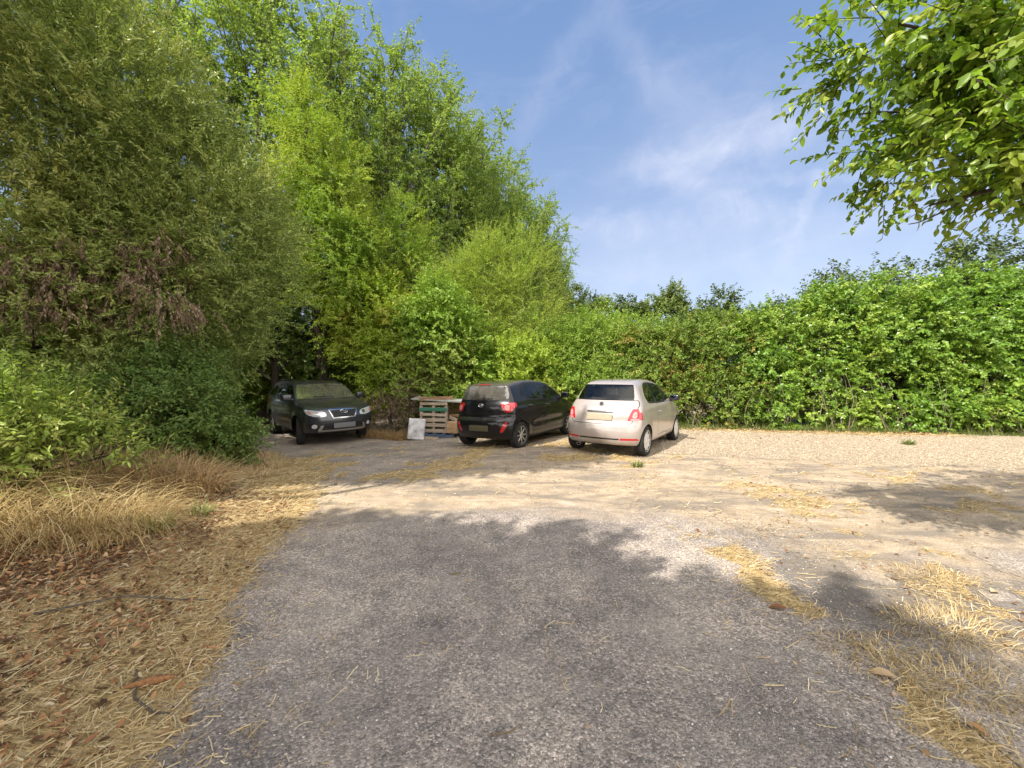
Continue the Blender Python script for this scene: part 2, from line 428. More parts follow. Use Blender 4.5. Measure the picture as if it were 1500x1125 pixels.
def f_dry(x, y):
    v, d, u, g, s, f = masks(x, y); e = x - verge_x(y)
    return np.clip(d - .25, 0, 1) * 1.1 + s * .3 + .16 * np.exp(-(e / .38) ** 2) + .006 + .05 * np.exp(-((x - 2.1) / .5) ** 2)
def f_lit(x, y):
    v, d, u, g, s, f = masks(x, y)
    return (s * .85 + np.clip(v - .3, 0, 1) * .22) * (1 - sstep(y, 3.8, 6))
def f_asp(x, y):
    v, d, u, g, s, f = masks(x, y); return (1 - v) * (1 - g) * (.45 + .5 * u) * (1 - .6 * d)
def f_gra(x, y):
    v, d, u, g, s, f = masks(x, y); return g
tag(lying_straws('dry_grass_thatch', (-6, 4, 1.0, 4.6), 130000, f_dry, 1, L=(.025, .10), W=.0014, mat=M_STRAW), 'flattened yellow straw and dry grass matted along the edges of the tarmac', 'dry grass', kind='stuff')
tag(lying_straws('dry_grass_thatch', (-7, 9, 4.6, 11.5), 150000, f_dry, 2, L=(.04, .13), W=.0023, mat=M_STRAW), 'thin patches of dry straw scattered between the parked cars and the tarmac', 'dry grass', kind='stuff')
tag(lying_leaves('leaf_litter', (-5.5, -1.2, 1.0, 6), 46000, f_lit, 3, mat=M_DEAD), 'brown and orange fallen leaves covering the left verge', 'leaf litter', kind='stuff')
tag(lying_leaves('leaf_litter', (1.7, 7, 1.2, 6), 1100, lambda x, y: np.clip(1.0 - .8 * np.abs(x - 2.3 - .35 * y), .06, 1) * .8, 4, mat=M_DEAD), 'sparse fallen brown leaves over the sandy ground on the right', 'leaf litter', kind='stuff')
tag(lying_leaves('leaf_litter', (-2, 2, 1.3, 4.5), 60, lambda x, y: x * 0 + .5, 6, L=(.015, .04), mat=M_DEAD), 'few small dry leaf scraps on the grey tarmac', 'leaf litter', kind='stuff')
tag(pebbles('loose_gravel', (-2.5, 3.2, 1.2, 4.5), 30000, f_asp, 7, S=(.002, .0085), mat=M_PEB), 'grey loose chippings scattered over the tarmac', 'gravel', kind='stuff')
tag(pebbles('loose_gravel', (-3, 11, 4.0, 11.8), 80000, lambda x, y: np.maximum(f_gra(x, y) * .9, .18 * f_asp(x, y) * sstep(y, 4.5, 7)), 8, S=(.004, .019), mat=M_PEBW), 'pale beige gravel in the parking bay by the hedge', 'gravel', kind='stuff')

HFX = [3.5, 5.2, 13, 18]; HFY = [12.4, 11.75, 10.5, 9.8]
tag(lying_leaves('leaf_litter', (4, 11.5, 9.4, 12.2), 9000, lambda x, y: .75 * np.exp(-((y - np.interp(x, HFX, HFY) + .12 + .3 * fbm(np.stack([x * 1.5, y * 0, y * 0], -1), 5)) / .22) ** 2) + .012, 14, L=(.03, .08), mat=M_DEAD), 'brown fallen leaves drifted along the foot of the hedge and over the gravel', 'leaf litter', kind='stuff')
tag(lying_straws('dry_grass_thatch', (4, 11.5, 9.2, 12.2), 30000, lambda x, y: .8 * np.exp(-((y - np.interp(x, HFX, HFY) + .15 + .5 * fbm(np.stack([x * 1.1, y * 0, y * 0], -1), 8)) / .25) ** 2), 15, L=(.05, .16), W=.003, mat=M_STRAW), 'dry straw fringe between gravel and hedge', 'dry grass', kind='stuff')
# ------------------------------------------------------------------ vegetation
def lobe_points(lobes, n, r, shell=.4, nf=.9, namp=.3, gapf=.8, gap=.36, down=.25, seed=0, cl=(9, .22)):
    """points through the outer shell of a union of ellipsoids, with a lumpy outline and gaps"""
    lb = np.array([l[:6] for l in lobes], float)
    w = np.array([(l[6] if len(l) > 6 else 1) * (l[3] * l[4] + l[4] * l[5] + l[3] * l[5]) for l in lobes])
    m, sg = cl; nc = max(1, n // m)
    k = r.choice(len(lb), nc, p=w / w.sum()); d = norm(r.normal(size=(nc, 3)))
    k = np.repeat(k, m); d = np.repeat(d, m, 0); n = len(k); jit = np.repeat(r.uniform(0, 1, nc), m)
    off = r.normal(0, sg, (n, 3)) * np.array([1, 1, .75])
    keep = (d[:, 2] > -.55) | (r.uniform(0, 1, n) < down)
    k, d, jit, off = k[keep], d[keep], jit[keep], off[keep]; n = len(k)
    c, s = lb[k, :3], lb[k, 3:6]
    rad = 1 - shell * np.clip(jit + r.normal(0, .12, n), 0, 1) ** 1.6
    bump = 1 + namp * 2 * (fbm((c + d * s) * nf, seed + 5, 3) - .5)
    p = c + d * s * (rad * bump)[:, None] + off
    inside = np.zeros(n, bool)
    for j in range(len(lb)):
        q = np.linalg.norm((p - lb[j, :3]) / lb[j, 3:6], axis=1)
        inside |= (q < (1 - shell) * .9) & (k != j)
    g = fbm(p * gapf, seed + 55, 2)
    ok = ~inside & ((g > gap) | (r.uniform(0, 1, n) < .12))
    p, d, s = p[ok], d[ok], s[ok]
    return p, norm(norm(d / s) + .55 * norm(off[ok]))

def foliage(name, P, D, r, mat, K=14, ln=(.3, .6), L=.07, W=.03, ang=55, droop=.15, leafdroop=.2, jit=.3, up=.7, fine=False, twig=.004, twigmat=None, parent=None, origin=(0, 0, 0), crnd=None, curl=None):
    S = len(P); l = r.uniform(ln[0], ln[1], S)
    t = (np.arange(K)[None] + r.uniform(.2, 1.0, (S, K))) / K
    side = np.where(np.arange(K) % 2 == 0, 1., -1.)[None, :, None]
    UP = np.array([0, 0, 1.])
    A = norm(np.cross(D, norm(UP * .8 + r.normal(0, .6, (S, 3)))))
    pos = P[:, None] + D[:, None] * (l[:, None] * t)[..., None]; pos[..., 2] -= droop * l[:, None] * t ** 2
    an = R(ang); ld = D[:, None] * math.cos(an) + A[:, None] * side * math.sin(an) + r.normal(0, jit, (S, K, 3))
    ld[..., 2] -= leafdroop; ld = norm(ld)
    nr = UP * up + D[:, None] * .35 + r.normal(0, .45, (S, K, 3))
    LL = L * r.uniform(.6, 1.25, (S, K)) * (1.1 - .35 * t); WW = W * r.uniform(.75, 1.2, (S, K)) * (1.1 - .35 * t)
    rnd = r.uniform(0, 1, (S, K))
    crnd = r.uniform(0, 1, S) if crnd is None else crnd
    o = np.array(origin)
    f = leaves_fine if fine else leaves_simple
    kw = {'curl': r.uniform(-.1, .7, S * K)} if fine else {}
    V, F, ra = f((pos - o).reshape(-1, 3), ld.reshape(-1, 3), norm(nr).reshape(-1, 3), LL.ravel(), WW.ravel(), rnd.ravel(), **kw)
    nv = 15 if fine else 4
    cl = np.repeat(np.repeat(crnd, K), nv); mi = np.zeros(len(F), int)
    mats = [mat]
    if twigmat:
        mats.append(twigmat); a = P - o; e = a + D * l[:, None]; e[:, 2] -= droop * l
        sd = norm(np.cross(D, r.normal(size=(S, 3)))) * twig
        TV = np.stack([a - sd, a + sd, e + sd * .3, e - sd * .3], 1).reshape(-1, 3)
        TF = len(V) + (np.arange(S) * 4)[:, None] + np.arange(4)
        V = np.concatenate([V, TV]); F = np.concatenate([F, TF]); mi = np.concatenate([mi, np.ones(S, int)])
        ra = np.concatenate([ra, np.zeros(S * 4)]); cl = np.concatenate([cl, np.zeros(S * 4)])
    return link(name, mesh_quads(name, V, F, mats, mi, {'rnd': ra, 'clump': cl}, smooth=fine), parent)

def limb(g, a, b, ra, rb, r, n=7, seg=6, sag=.12, arc=0):
    a, b = np.array(a, float), np.array(b, float); L = np.linalg.norm(b - a); pts = []; rad = []
    off = r.normal(0, sag * L * .3, 3)
    for i in range(seg + 1):
        t = i / seg; p = a + (b - a) * t + off * math.sin(t * math.pi) + r.normal(0, .012 * L, 3) * (0 < i < seg)
        p[2] += arc * L * math.sin(t * math.pi)
        pts.append(tuple(p)); rad.append(ra + (rb - ra) * t)
    g.tube(pts, rad, n); return pts

BARK_G = bark_mat('grey_bark', (.06, .05, .04), (.17, .145, .12))
BARK_D = bark_mat('dark_bark', (.03, .023, .018), (.09, .07, .052))
TWIG = simple('twig', (.09, .065, .04), .85)

def outward(D, r, upb=.35, jit=.45):
    q = D + r.normal(0, jit, D.shape); q[:, 2] += upb; return norm(q)

def bush(name, label, cat, base, lobes, mat, n, seed, group=None, trunk='trunk', trunk_r=.1, limbs=True, lp=None, fo=None, bark=None, foliage_name='crown', upb=.35, jit=.45):
    r = np.random.default_rng(seed)
    bz = gzf(*base[:2]) if len(base) < 3 else base[2]
    o = (base[0], base[1], bz)
    e = empty(name, o, label=label, cat=cat, group=group)
    P, D = lobe_points(lobes, n, r, seed=seed, **(lp or {}))
    D2 = outward(D, r, upb, jit)
    ok = P[:, 2] > gz(P[:, 0], P[:, 1]) + .02
    cr = np.clip(.5 + (fbm(P[ok] * .55, seed + 9, 2) - .5) * 1.5 + r.uniform(-.36, .36, ok.sum()), 0, 1)
    foliage(foliage_name, P[ok], D2[ok], r, mat, parent=e, crnd=cr, origin=o, twigmat=TWIG, **(fo or {}))
    if limbs:
        g = Geo(); top = max(lobes, key=lambda l: l[2])
        fork = np.array([(base[0] * .6 + top[0] * .4), (base[1] * .6 + top[1] * .4), bz + (top[2] - bz) * .35]) - np.array(o)
        limb(g, (0, 0, -.1), fork, trunk_r, trunk_r * .75, r, 10)
        for l in lobes:
            c = np.array(l[:3]) - np.array(o); s = np.array(l[3:6])
            st = fork * r.uniform(.5, 1)
            limb(g, st, c, trunk_r * .55, trunk_r * .22, r)
            for k in range(5):
                d = norm(r.normal(size=3) + np.array([0, -.3, .5])); limb(g, c * r.uniform(.75, 1) + st * 0, c + d * s * .85, trunk_r * .2, .008, r, 5)
        g.build(trunk, bark or BARK_D, e)
    return e

# --- leaf colours
L_EVER = leaf_mat('evergreen_leaf', (.165, .225, .066), (.27, .33, .11), (.38, .41, .16), .22, .38, .4)
L_POP = leaf_mat('poplar_leaf', (.125, .20, .055), (.235, .32, .09), (.22, .29, .085), .45)
L_ASH = leaf_mat('ash_leaf', (.12, .21, .028), (.21, .30, .045), (.30, .36, .08), .42)
L_YEL = leaf_mat('hazel_leaf', (.18, .28, .036), (.29, .37, .06), (.33, .31, .08), .4, cthr=.86)
L_MID = leaf_mat('elder_leaf', (.125, .225, .034), (.215, .315, .058), (.22, .27, .07), .36)
L_HEDGE = leaf_mat('hedge_leaf', (.075, .16, .024), (.165, .28, .038), (.22, .31, .055), .34, .36, .5, cthr=.68)
L_HAW = leaf_mat('hawthorn_leaf', (.085, .15, .026), (.16, .235, .042), (.32, .24, .085), .36, cthr=.92)
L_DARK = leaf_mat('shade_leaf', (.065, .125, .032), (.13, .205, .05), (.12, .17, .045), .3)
L_SHRUB = leaf_mat('shrub_leaf', (.16, .25, .05), (.26, .35, .08), (.30, .33, .10), .35)
L_NEAR = leaf_mat('apple_leaf', (.095, .175, .024), (.185, .285, .04), (.29, .35, .075), .45, .36, .5)
L_WIL = leaf_mat('willow_leaf', (.18, .27, .05), (.28, .36, .075), (.33, .38, .11), .42)
L_FAR = leaf_mat('far_leaf', (.075, .115, .032), (.13, .175, .05), (.16, .20, .07), .3)
L_FARD = leaf_mat('far_dark_leaf', (.045, .075, .025), (.085, .12, .04), None, .25)
L_BROWN = ramp_attr_mat('withered_leaf', [(0, (.14, .095, .06)), (.5, (.27, .19, .125)), (1, (.44, .33, .23))], .75, .2)

# --- big evergreen on the left
ev_l = [(-6.45, 8.3, 4.4, 1.75, 1.7, 2.1), (-6.55, 8.6, 2.9, 1.0, 1.1, 1.5), (-7.75, 7.5, 6.2, 1.9, 1.8, 1.9), (-9.3, 7.2, 9.0, 2.1, 2.0, 2.4),
        (-8.4, 6.5, 4.0, 1.7, 1.5, 2.2), (-10.0, 8.4, 9.2, 1.3, 1.3, 1.8), (-7.0, 7.2, 3.6, 1.3, 1.0, 1.6), (-7.9, 6.6, 2.0, 1.6, 1.2, 1.4), (-6.95, 8.6, 5.9, 1.1, 1.1, 1.1)]
ev = bush('evergreen_tree', 'big dense olive green evergreen filling the upper left, with hanging withered brown leaves', 'tree', (-8.3, 8.3), ev_l, L_EVER, 21000, 101,
          trunk_r=.13, lp=dict(shell=.5, nf=.8, namp=.28, gapf=.9, gap=.27, down=.8), fo=dict(K=20, ln=(.25, .55), L=.088, W=.030, ang=44, droop=.1, leafdroop=.05, jit=.32, up=.5))
r = np.random.default_rng(4)
P, D = lobe_points([(-6.2, 6.75, 2.85, .9, .5, .55), (-7.1, 6.2, 3.2, .8, .5, .7), (-6.5, 6.8, 3.6, 1.0, .5, .5), (-7.9, 5.8, 2.9, .6, .5, .6)], 1700, r, shell=.9, gap=.40, gapf=1.9, down=1, cl=(6, .12))
D = norm(D * .35 + r.normal(0, .3, D.shape) + np.array([0, 0, -1.0]))
foliage('withered_leaves', P, D, r, L_BROWN, K=12, ln=(.2, .42), L=.085, W=.03, ang=30, droop=.0, leafdroop=.6, jit=.3, up=.0, twigmat=TWIG, parent=ev, origin=tuple(ev.location))

# --- trees outside the frame on the left and behind the viewer; their shade lies on the drive
def uv(u, v, z): return (.704 * u + .71 * v, -.71 * u + .704 * v, z)
def shade_lobe(u, vt, z, rx, rz): return uv(u - .22, vt - .15 - z / 1.11, z) + (rx, rx, rz)
bush('evergreen_tree', 'narrow evergreen just outside the view on the left, shading the patch before the grey car', 'tree', (-7.2, 2.2), [shade_lobe(-7.2, 2.6, 6.0, 1.25, 1.3), shade_lobe(-6.1, 4.3, 7.8, 1.2, 1.2), shade_lobe(-5.2, 5.6, 8.6, .9, .9), shade_lobe(-4.7, 6.4, 9.2, .6, .6), shade_lobe(-7.0, 5.2, 8.4, 1.1, 1.1), shade_lobe(-8.2, 4.2, 7.8, 1.5, 1.4), shade_lobe(-8.4, 1.8, 5.4, 1.2, 1.2)], L_EVER, 8500, 111,
     lp=dict(shell=.85, namp=.2, gap=.1, down=1, cl=(9, .12)), fo=dict(K=12, ln=(.2, .45), L=.17, W=.085), trunk_r=.15)
bush('maple_tree', 'broad leafy tree behind the viewer shading the left half of the tarmac', 'tree', (-4.9, -2.2, .0), [shade_lobe(-2.75, .2, 6.4, 1.7, 1.6), shade_lobe(-1.2, 1.05, 6.6, 1.7, 1.8), shade_lobe(-2.4, -1.2, 4.8, 1.8, 1.6), shade_lobe(-2.1, .9, 7.0, 1.6, 1.5), shade_lobe(-.6, -.6, 4.8, 1.8, 1.6)], L_POP, 8000, 121,
     lp=dict(shell=.85, namp=.28, nf=1.2, gap=.12, down=1, cl=(9, .16)), fo=dict(K=12, ln=(.25, .5), L=.20, W=.12), trunk_r=.2, bark=BARK_G)
bush('maple_tree', 'second leafy tree behind the viewer shading the right half of the tarmac', 'tree', (-1.7, -4.8, .0), [shade_lobe(.35, 1.15, 6.6, 1.5, 1.7), shade_lobe(1.2, -1.0, 4.8, 1.7, 1.6), shade_lobe(-.3, 1.0, 6.2, 1.5, 1.5)], L_POP, 6500, 122,
     lp=dict(shell=.85, namp=.28, nf=1.2, gap=.12, down=1, cl=(9, .16)), fo=dict(K=12, ln=(.25, .5), L=.20, W=.12), trunk_r=.2, bark=BARK_G)

# --- poplars in a row
def poplar(seed, h=18.0):
    r = np.random.default_rng(seed); e = empty('poplar_tree', (0, 0, 0))
    g = Geo(); P = []; D = []
    tr = [(0, 0, -.2)] + [(r.normal(0, .12) * (k / 4), r.normal(0, .12) * (k / 4), h * .92 * k / 8) for k in range(1, 9)]
    g.tube(tr, [.24 * (1 - .93 * k / 8) + .012 for k in range(9)], 9)
    tr = np.array(tr)
    for i in range(58):
        t = r.uniform(.16, .97); z = h * .92 * t; k = min(7, int(t * 8)); a = tr[k] + (tr[k + 1] - tr[k]) * (t * 8 - k); a[2] = z
        az = r.uniform(0, 2 * np.pi); spread = r.uniform(.22, .62); ln = min((1 - t) * h * .55 + 1.7, 5.4) * r.uniform(.65, 1.1)
        ln *= min(1, .45 + t * 1.6)
        d = norm(np.array([math.cos(az) * spread, math.sin(az) * spread, r.uniform(.65, 1.1)]))
        b = a + d * ln
        r0 = .07 * (1 - t) + .022
        pts = np.array(limb(g, a, b, r0, .010, r, 5, 5, .1))
        for s in range(int(31 * ln / 3)):
            q = r.uniform(.22, 1.05); kk = min(4, int(q * 5)); p = pts[kk] + (pts[kk + 1] - pts[kk]) * (q * 5 - kk)
            dd = norm(d * .7 + r.normal(0, .75, 3)); P.append(p + dd * r.uniform(.0, .55) * (1.1 - .5 * q) + r.normal(0, .1, 3)); D.append(dd)
    g.build('trunk', BARK_G, e)
    foliage('crown', np.array(P), np.array(D), r, L_POP, K=14, ln=(.4, .8), L=.125, W=.105, ang=60, droop=.1, leafdroop=.25, jit=.45, up=.35, twigmat=TWIG, twig=.008, parent=e)
    return e
def copy_tree(o):
    c = o.copy(); C.objects.link(c)
    for ch in list(o.children):
        d = ch.copy(); C.objects.link(d); d.parent = c
    return c
protos = [poplar(201), poplar(202), poplar(203)]
prow = [(-13.6, 15.2, 18.5), (-10.6, 17.2, 19.0), (-8.1, 18.6, 19.6), (-5.8, 20.2, 18.8), (-4.4, 22.8, 18.6), (-2.3, 25.8, 18.6), (-.1, 29.4, 18.0), (2.1, 34.2, 16.8), (4.2, 40, 15.2), (6.0, 45, 13.2), (-3.4, 24.2, 16.6), (-1.2, 28.5, 16.4), (1.0, 33, 16.0), (3.2, 38.5, 14.6)]
plab = ['tall poplar seen behind the top left evergreen, leftmost of the row', 'tall poplar with bare stems against the sky, second from left in the row', 'tall poplar behind the bright ash tree, third from left in the row',
        'tall poplar with slanting limbs on the left of the sky, fourth from left', 'slender poplar with a dark forked stem, fifth from left in the row', 'leafy poplar sixth from left in the descending row', 'leafy poplar seventh from left in the descending row',
        'poplar eighth from left in the descending row, above the willow', 'poplar ninth from left in the descending row, above the hedge', 'last and smallest poplar, at the right end of the row',
        'poplar filling the gap between the fifth and sixth of the row', 'poplar filling the gap between the sixth and seventh of the row', 'poplar filling the gap between the seventh and eighth of the row', 'poplar filling the gap between the eighth and ninth of the row']
used = [False] * 3
for i, (x, y, h) in enumerate(prow):
    k = i % 3
    if used[k]: o = copy_tree(protos[k])
    else: o = protos[k]; used[k] = True
    s = h / 18.0
    o.location = (x, y, -.25); o.scale = (s * 1.08, s * 1.08, s); o.rotation_euler = (0, 0, i * 2.1)
    tag(o, plab[i], 'tree', 'poplars in the row behind the bushes')

# --- bright trees and bushes behind the cars
B = dict(shell=.5, nf=1.0, namp=.46, gapf=1.3, gap=.33, down=.4)
bush('ash_tree', 'bright yellow green ash rising behind the grey car between evergreen and poplars', 'tree', (-7.2, 15.2), [(-6.9, 14.7, 6.4, 1.7, 1.6, 2.0), (-6.8, 14.7, 8.9, 1.35, 1.2, 1.5), (-5.6, 14.6, 6.4, 1.0, 1.0, 1.1), (-7.4, 14.6, 10.6, .8, .8, 1.2), (-6.0, 14.5, 5.0, 1.4, 1.3, 1.6), (-8.0, 14.6, 7.6, 1.0, 1.0, 1.4), (-6.1, 14.7, 7.9, .9, .9, 1.2)], L_ASH, 6200, 131,
     trunk_r=.16, lp=B, fo=dict(K=15, ln=(.35, .7), L=.12, W=.045, leafdroop=.3))
bush('ash_tree', 'small pale green sapling top showing right of the bright ash', 'tree', (-4.4, 16.4), [(-4.3, 16.2, 6.9, .9, .9, 1.7), (-4.0, 16.2, 5.2, 1.2, 1.1, 1.4), (-4.9, 16, 4.6, 1.0, 1, 1.3)], L_ASH, 2000, 132, trunk_r=.1, lp=B, fo=dict(K=15, ln=(.3, .6), L=.12, W=.045, leafdroop=.3))
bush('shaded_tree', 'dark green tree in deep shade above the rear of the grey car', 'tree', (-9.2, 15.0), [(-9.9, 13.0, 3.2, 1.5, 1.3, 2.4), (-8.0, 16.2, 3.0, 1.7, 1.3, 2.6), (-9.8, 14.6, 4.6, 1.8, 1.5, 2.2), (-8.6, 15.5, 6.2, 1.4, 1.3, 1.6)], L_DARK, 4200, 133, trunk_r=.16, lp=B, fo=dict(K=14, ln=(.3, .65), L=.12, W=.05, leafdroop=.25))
bush('hazel_bush', 'bright tall bush with yellowing leaf tips hanging over the bonnet of the grey car', 'bush', (-4.3, 14.6), [(-4.7, 14.5, 3.1, 1.25, 1.0, 1.75), (-3.7, 13.7, 2.5, 1.0, .9, 1.6), (-5.6, 14.9, 3.9, .9, .9, 1.0), (-3.8, 13.4, 1.1, .9, .7, 1.0), (-6.2, 15.2, 3.3, .8, .8, 1.0)], L_YEL, 5600, 134, lp=B, fo=dict(K=13, ln=(.25, .55), L=.12, W=.065, leafdroop=.3), trunk_r=.07)
bush('hazel_bush', 'leafy green bush behind the pallets and board', 'bush', (-2.2, 13.6), [(-2.5, 13.2, 2.7, 1.15, .9, 1.8), (-1.6, 13.2, 1.7, .9, .8, 1.3), (-2.9, 12.95, 1.2, .8, .6, .9), (-1.7, 12.9, .9, .8, .7, .9)], L_MID, 4200, 135, lp=B, fo=dict(K=13, ln=(.25, .55), L=.12, W=.075, leafdroop=.3), trunk_r=.07)
bush('hazel_bush', 'low bright bush with reddish shoots right behind the black car', 'bush', (.1, 14.0), [(-.3, 13.6, 1.5, 1.0, .85, 1.15), (.6, 13.8, 1.35, .95, .85, 1.15), (.1, 13.3, .8, 1.0, .7, .8)], L_YEL, 3600, 136, lp=B, fo=dict(K=13, ln=(.25, .55), L=.10, W=.055, leafdroop=.25), trunk_r=.07)
bush('willow_bush', 'feathery pale green willow above the bushes between pallets and black car', 'tree', (-1.2, 15.6), [(-2.0, 15.2, 4.4, 1.2, 1.0, 1.7), (-.9, 15.3, 5.0, 1.0, 1.0, 1.8), (.3, 15.3, 4.9, 1.0, 1.0, 1.8), (-1.1, 15.1, 3.2, 1.8, 1.2, 1.5), (.9, 15.2, 3.4, 1.0, .9, 1.4)], L_WIL, 5600, 137, lp=dict(B, gap=.36), fo=dict(K=18, ln=(.45, .9), L=.11, W=.024, ang=35, droop=.25, leafdroop=.2), trunk_r=.09, upb=.7)
bush('elder_bush', 'rounded green bush above the roof of the black car', 'bush', (1.9, 14.9), [(1.7, 14.7, 1.7, 1.1, 1.0, 1.4), (2.5, 15.0, 2.3, 1.0, .9, 1.5), (1.6, 14.0, .9, 1.2, .8, .9)], L_MID, 4000, 138, lp=B, fo=dict(K=13, ln=(.25, .5), L=.10, W=.05, leafdroop=.2), trunk_r=.07, upb=.7)
bush('elder_bush', 'upright green bush above the roof of the pale pink car', 'bush', (3.5, 14.3), [(3.5, 14.2, 2.0, .9, .9, 1.5), (4.2, 14.0, 1.6, .8, .8, 1.3), (2.9, 13.7, .9, 1.0, .8, .9), (3.8, 13.2, .9, 1.0, .7, .95)], L_MID, 3600, 139, lp=B, fo=dict(K=13, ln=(.25, .5), L=.10, W=.05, leafdroop=.2), trunk_r=.07, upb=.7)

# --- overgrown hedge on the right
def hedge_lobes(x0, x1, step, seed):
    r = np.random.default_rng(seed); out_ = []
    for x in np.arange(x0, x1, step):
        top = float(np.interp(x, [4, 6, 8, 10, 12.5, 16, 20], [2.95, 3.25, 3.65, 3.95, 4.3, 4.6, 4.8])) * r.uniform(.94, 1.05)
        yf = float(np.interp(x, [3.5, 5.2, 13, 18], [12.4, 11.75, 10.5, 9.8]))
        out_.append((x, yf + 1.25, top * .66, .85, 1.25 * r.uniform(.9, 1.12), top * .34))
        out_.append((x + step * .4, yf + .95, top * .30, .85, 1.0 * r.uniform(.85, 1.1), top * .31))
        out_.append((x + step * .2, yf + .55, .45, .6, .62 * r.uniform(.85, 1.2), .62))
        if r.uniform() < .5: out_.append((x, yf + 1.4 + r.uniform(-.3, .5), top * .93, .5, .6, .38))
    return out_
HP = dict(shell=.42, nf=1.2, namp=.24, gapf=1.5, gap=.385, down=.7, cl=(8, .17))
bush('hawthorn_hedge', 'tangled hedge section with reddish tinged leaves behind the pale pink car', 'hedge', (5.4, 13.0), hedge_lobes(4.3, 7.2, .75, 1), L_HAW, 7400, 141, lp=HP, fo=dict(K=13, ln=(.2, .45), L=.085, W=.055, leafdroop=.3), trunk_r=.06, upb=.2)
bush('leafy_hedge', 'tall overgrown bright green hedge along the right side of the gravel', 'hedge', (11.5, 12.2), hedge_lobes(7.4, 18.5, .85, 2), L_HEDGE, 25000, 142, lp=HP, fo=dict(K=12, ln=(.2, .45), L=.105, W=.08, leafdroop=.42, up=.45), trunk_r=.07, upb=.15)

# long young shoots sticking out of the hedges, and bare stems low down
def shoots(e, lobes, n, seed, mat, L, W, ln=(.45, .95), top=.55):
    r = np.random.default_rng(seed); P, D = lobe_points(lobes, n, r, shell=.15, namp=.24, nf=1.2, gap=.3, down=.5, seed=seed, cl=(2, .15))
    D = norm(D * .8 + r.normal(0, .35, D.shape) + np.array([0, -.1, top])); ok = P[:, 2] > .4
    foliage('young_shoots', P[ok], D[ok], r, mat, K=13, ln=ln, L=L, W=W, ang=58, droop=.22, leafdroop=.2, jit=.3, up=.5, twigmat=TWIG, twig=.004, parent=e, origin=tuple(e.location))
def bare_stems(e, x0, x1, n, seed):
    r = np.random.default_rng(seed); g = Geo(); o = np.array(e.location)
    for k in range(n):
        x = r.uniform(x0, x1); y = float(np.interp(x, [3.5, 5.2, 13, 18], [12.4, 11.75, 10.5, 9.8])) - r.uniform(-.25, .12)
        a = np.array([x, y, gzf(x, y)]) - o; b = a + np.array([r.normal(0, .35), r.uniform(-.1, .3), r.uniform(.5, 1.7)])
        limb(g, a, b, r.uniform(.006, .016), .003, r, 5, 5, .25)
    g.build('stems', bark_mat('pale_stem', (.14, .11, .075), (.30, .25, .18)), e)
L_YOUNG = leaf_mat('young_leaf', (.16, .27, .04), (.27, .37, .07), (.36, .36, .12), .42)
for e in [o for o in SC.objects if o.name.startswith(('hawthorn_hedge', 'leafy_hedge'))]:
    if e.parent: continue
    hw = e.name.startswith('hawthorn'); a, b = (4.3, 7.2) if hw else (7.4, 18.5)
    shoots(e, hedge_lobes(a, b, .75 if hw else .85, 1 if hw else 2), 260 if hw else 900, 881 + hw, L_YOUNG, .075, .04)
    bare_stems(e, a, min(b, 15), 26 if hw else 60, 891 + hw)

# --- far trees
FB = dict(shell=.5, nf=.5, namp=.4, gapf=.5, gap=.36, down=.3)
def far_tree(label, x, y, h, w, mat, seed, L=.3, cat='tree'):
    lobes = [(x, y, h * .62, w, w, h * .36), (x - w * .6, y, h * .5, w * .7, w * .7, h * .3), (x + w * .6, y, h * .52, w * .7, w * .7, h * .3)]
    bush('distant_tree', label, cat, (x, y), lobes, mat, 1500, seed, group='trees beyond the hedge', trunk_r=.2, lp=FB, fo=dict(K=12, ln=(.6, 1.2), L=L, W=L * .62, leafdroop=.25))
far_tree('pale green rounded tree far beyond the elder bushes, next to the last poplar', 7.6, 42, 10.2, 2.6, L_FAR, 151)
far_tree('dark small tree between two pale trees on the skyline', 11.2, 38, 8.9, 1.5, L_FARD, 152)
far_tree('tall olive tree on the skyline left of the hedge', 14.2, 38, 9.9, 2.0, L_FAR, 153)
far_tree('low dark walnut tree just over the start of the hedge', 13.6, 27.5, 6.9, 1.6, L_FARD, 154, .24)
far_tree('low dark tree peeping over the middle of the hedge', 15.2, 24, 5.9, 1.5, L_FARD, 155, .2)
far_tree('round chestnut crown rising over the hedge, left of the biggest one', 16.8, 20, 7.35, 1.9, L_FARD, 156, .2)
far_tree('small chestnut crown showing over the hedge between the round and the big one', 20.2, 20.5, 7.2, 1.2, L_FARD, 158, .22)
far_tree('big chestnut crown rising over the right end of the hedge', 23.6, 20, 8.3, 2.3, L_FARD, 157, .24)

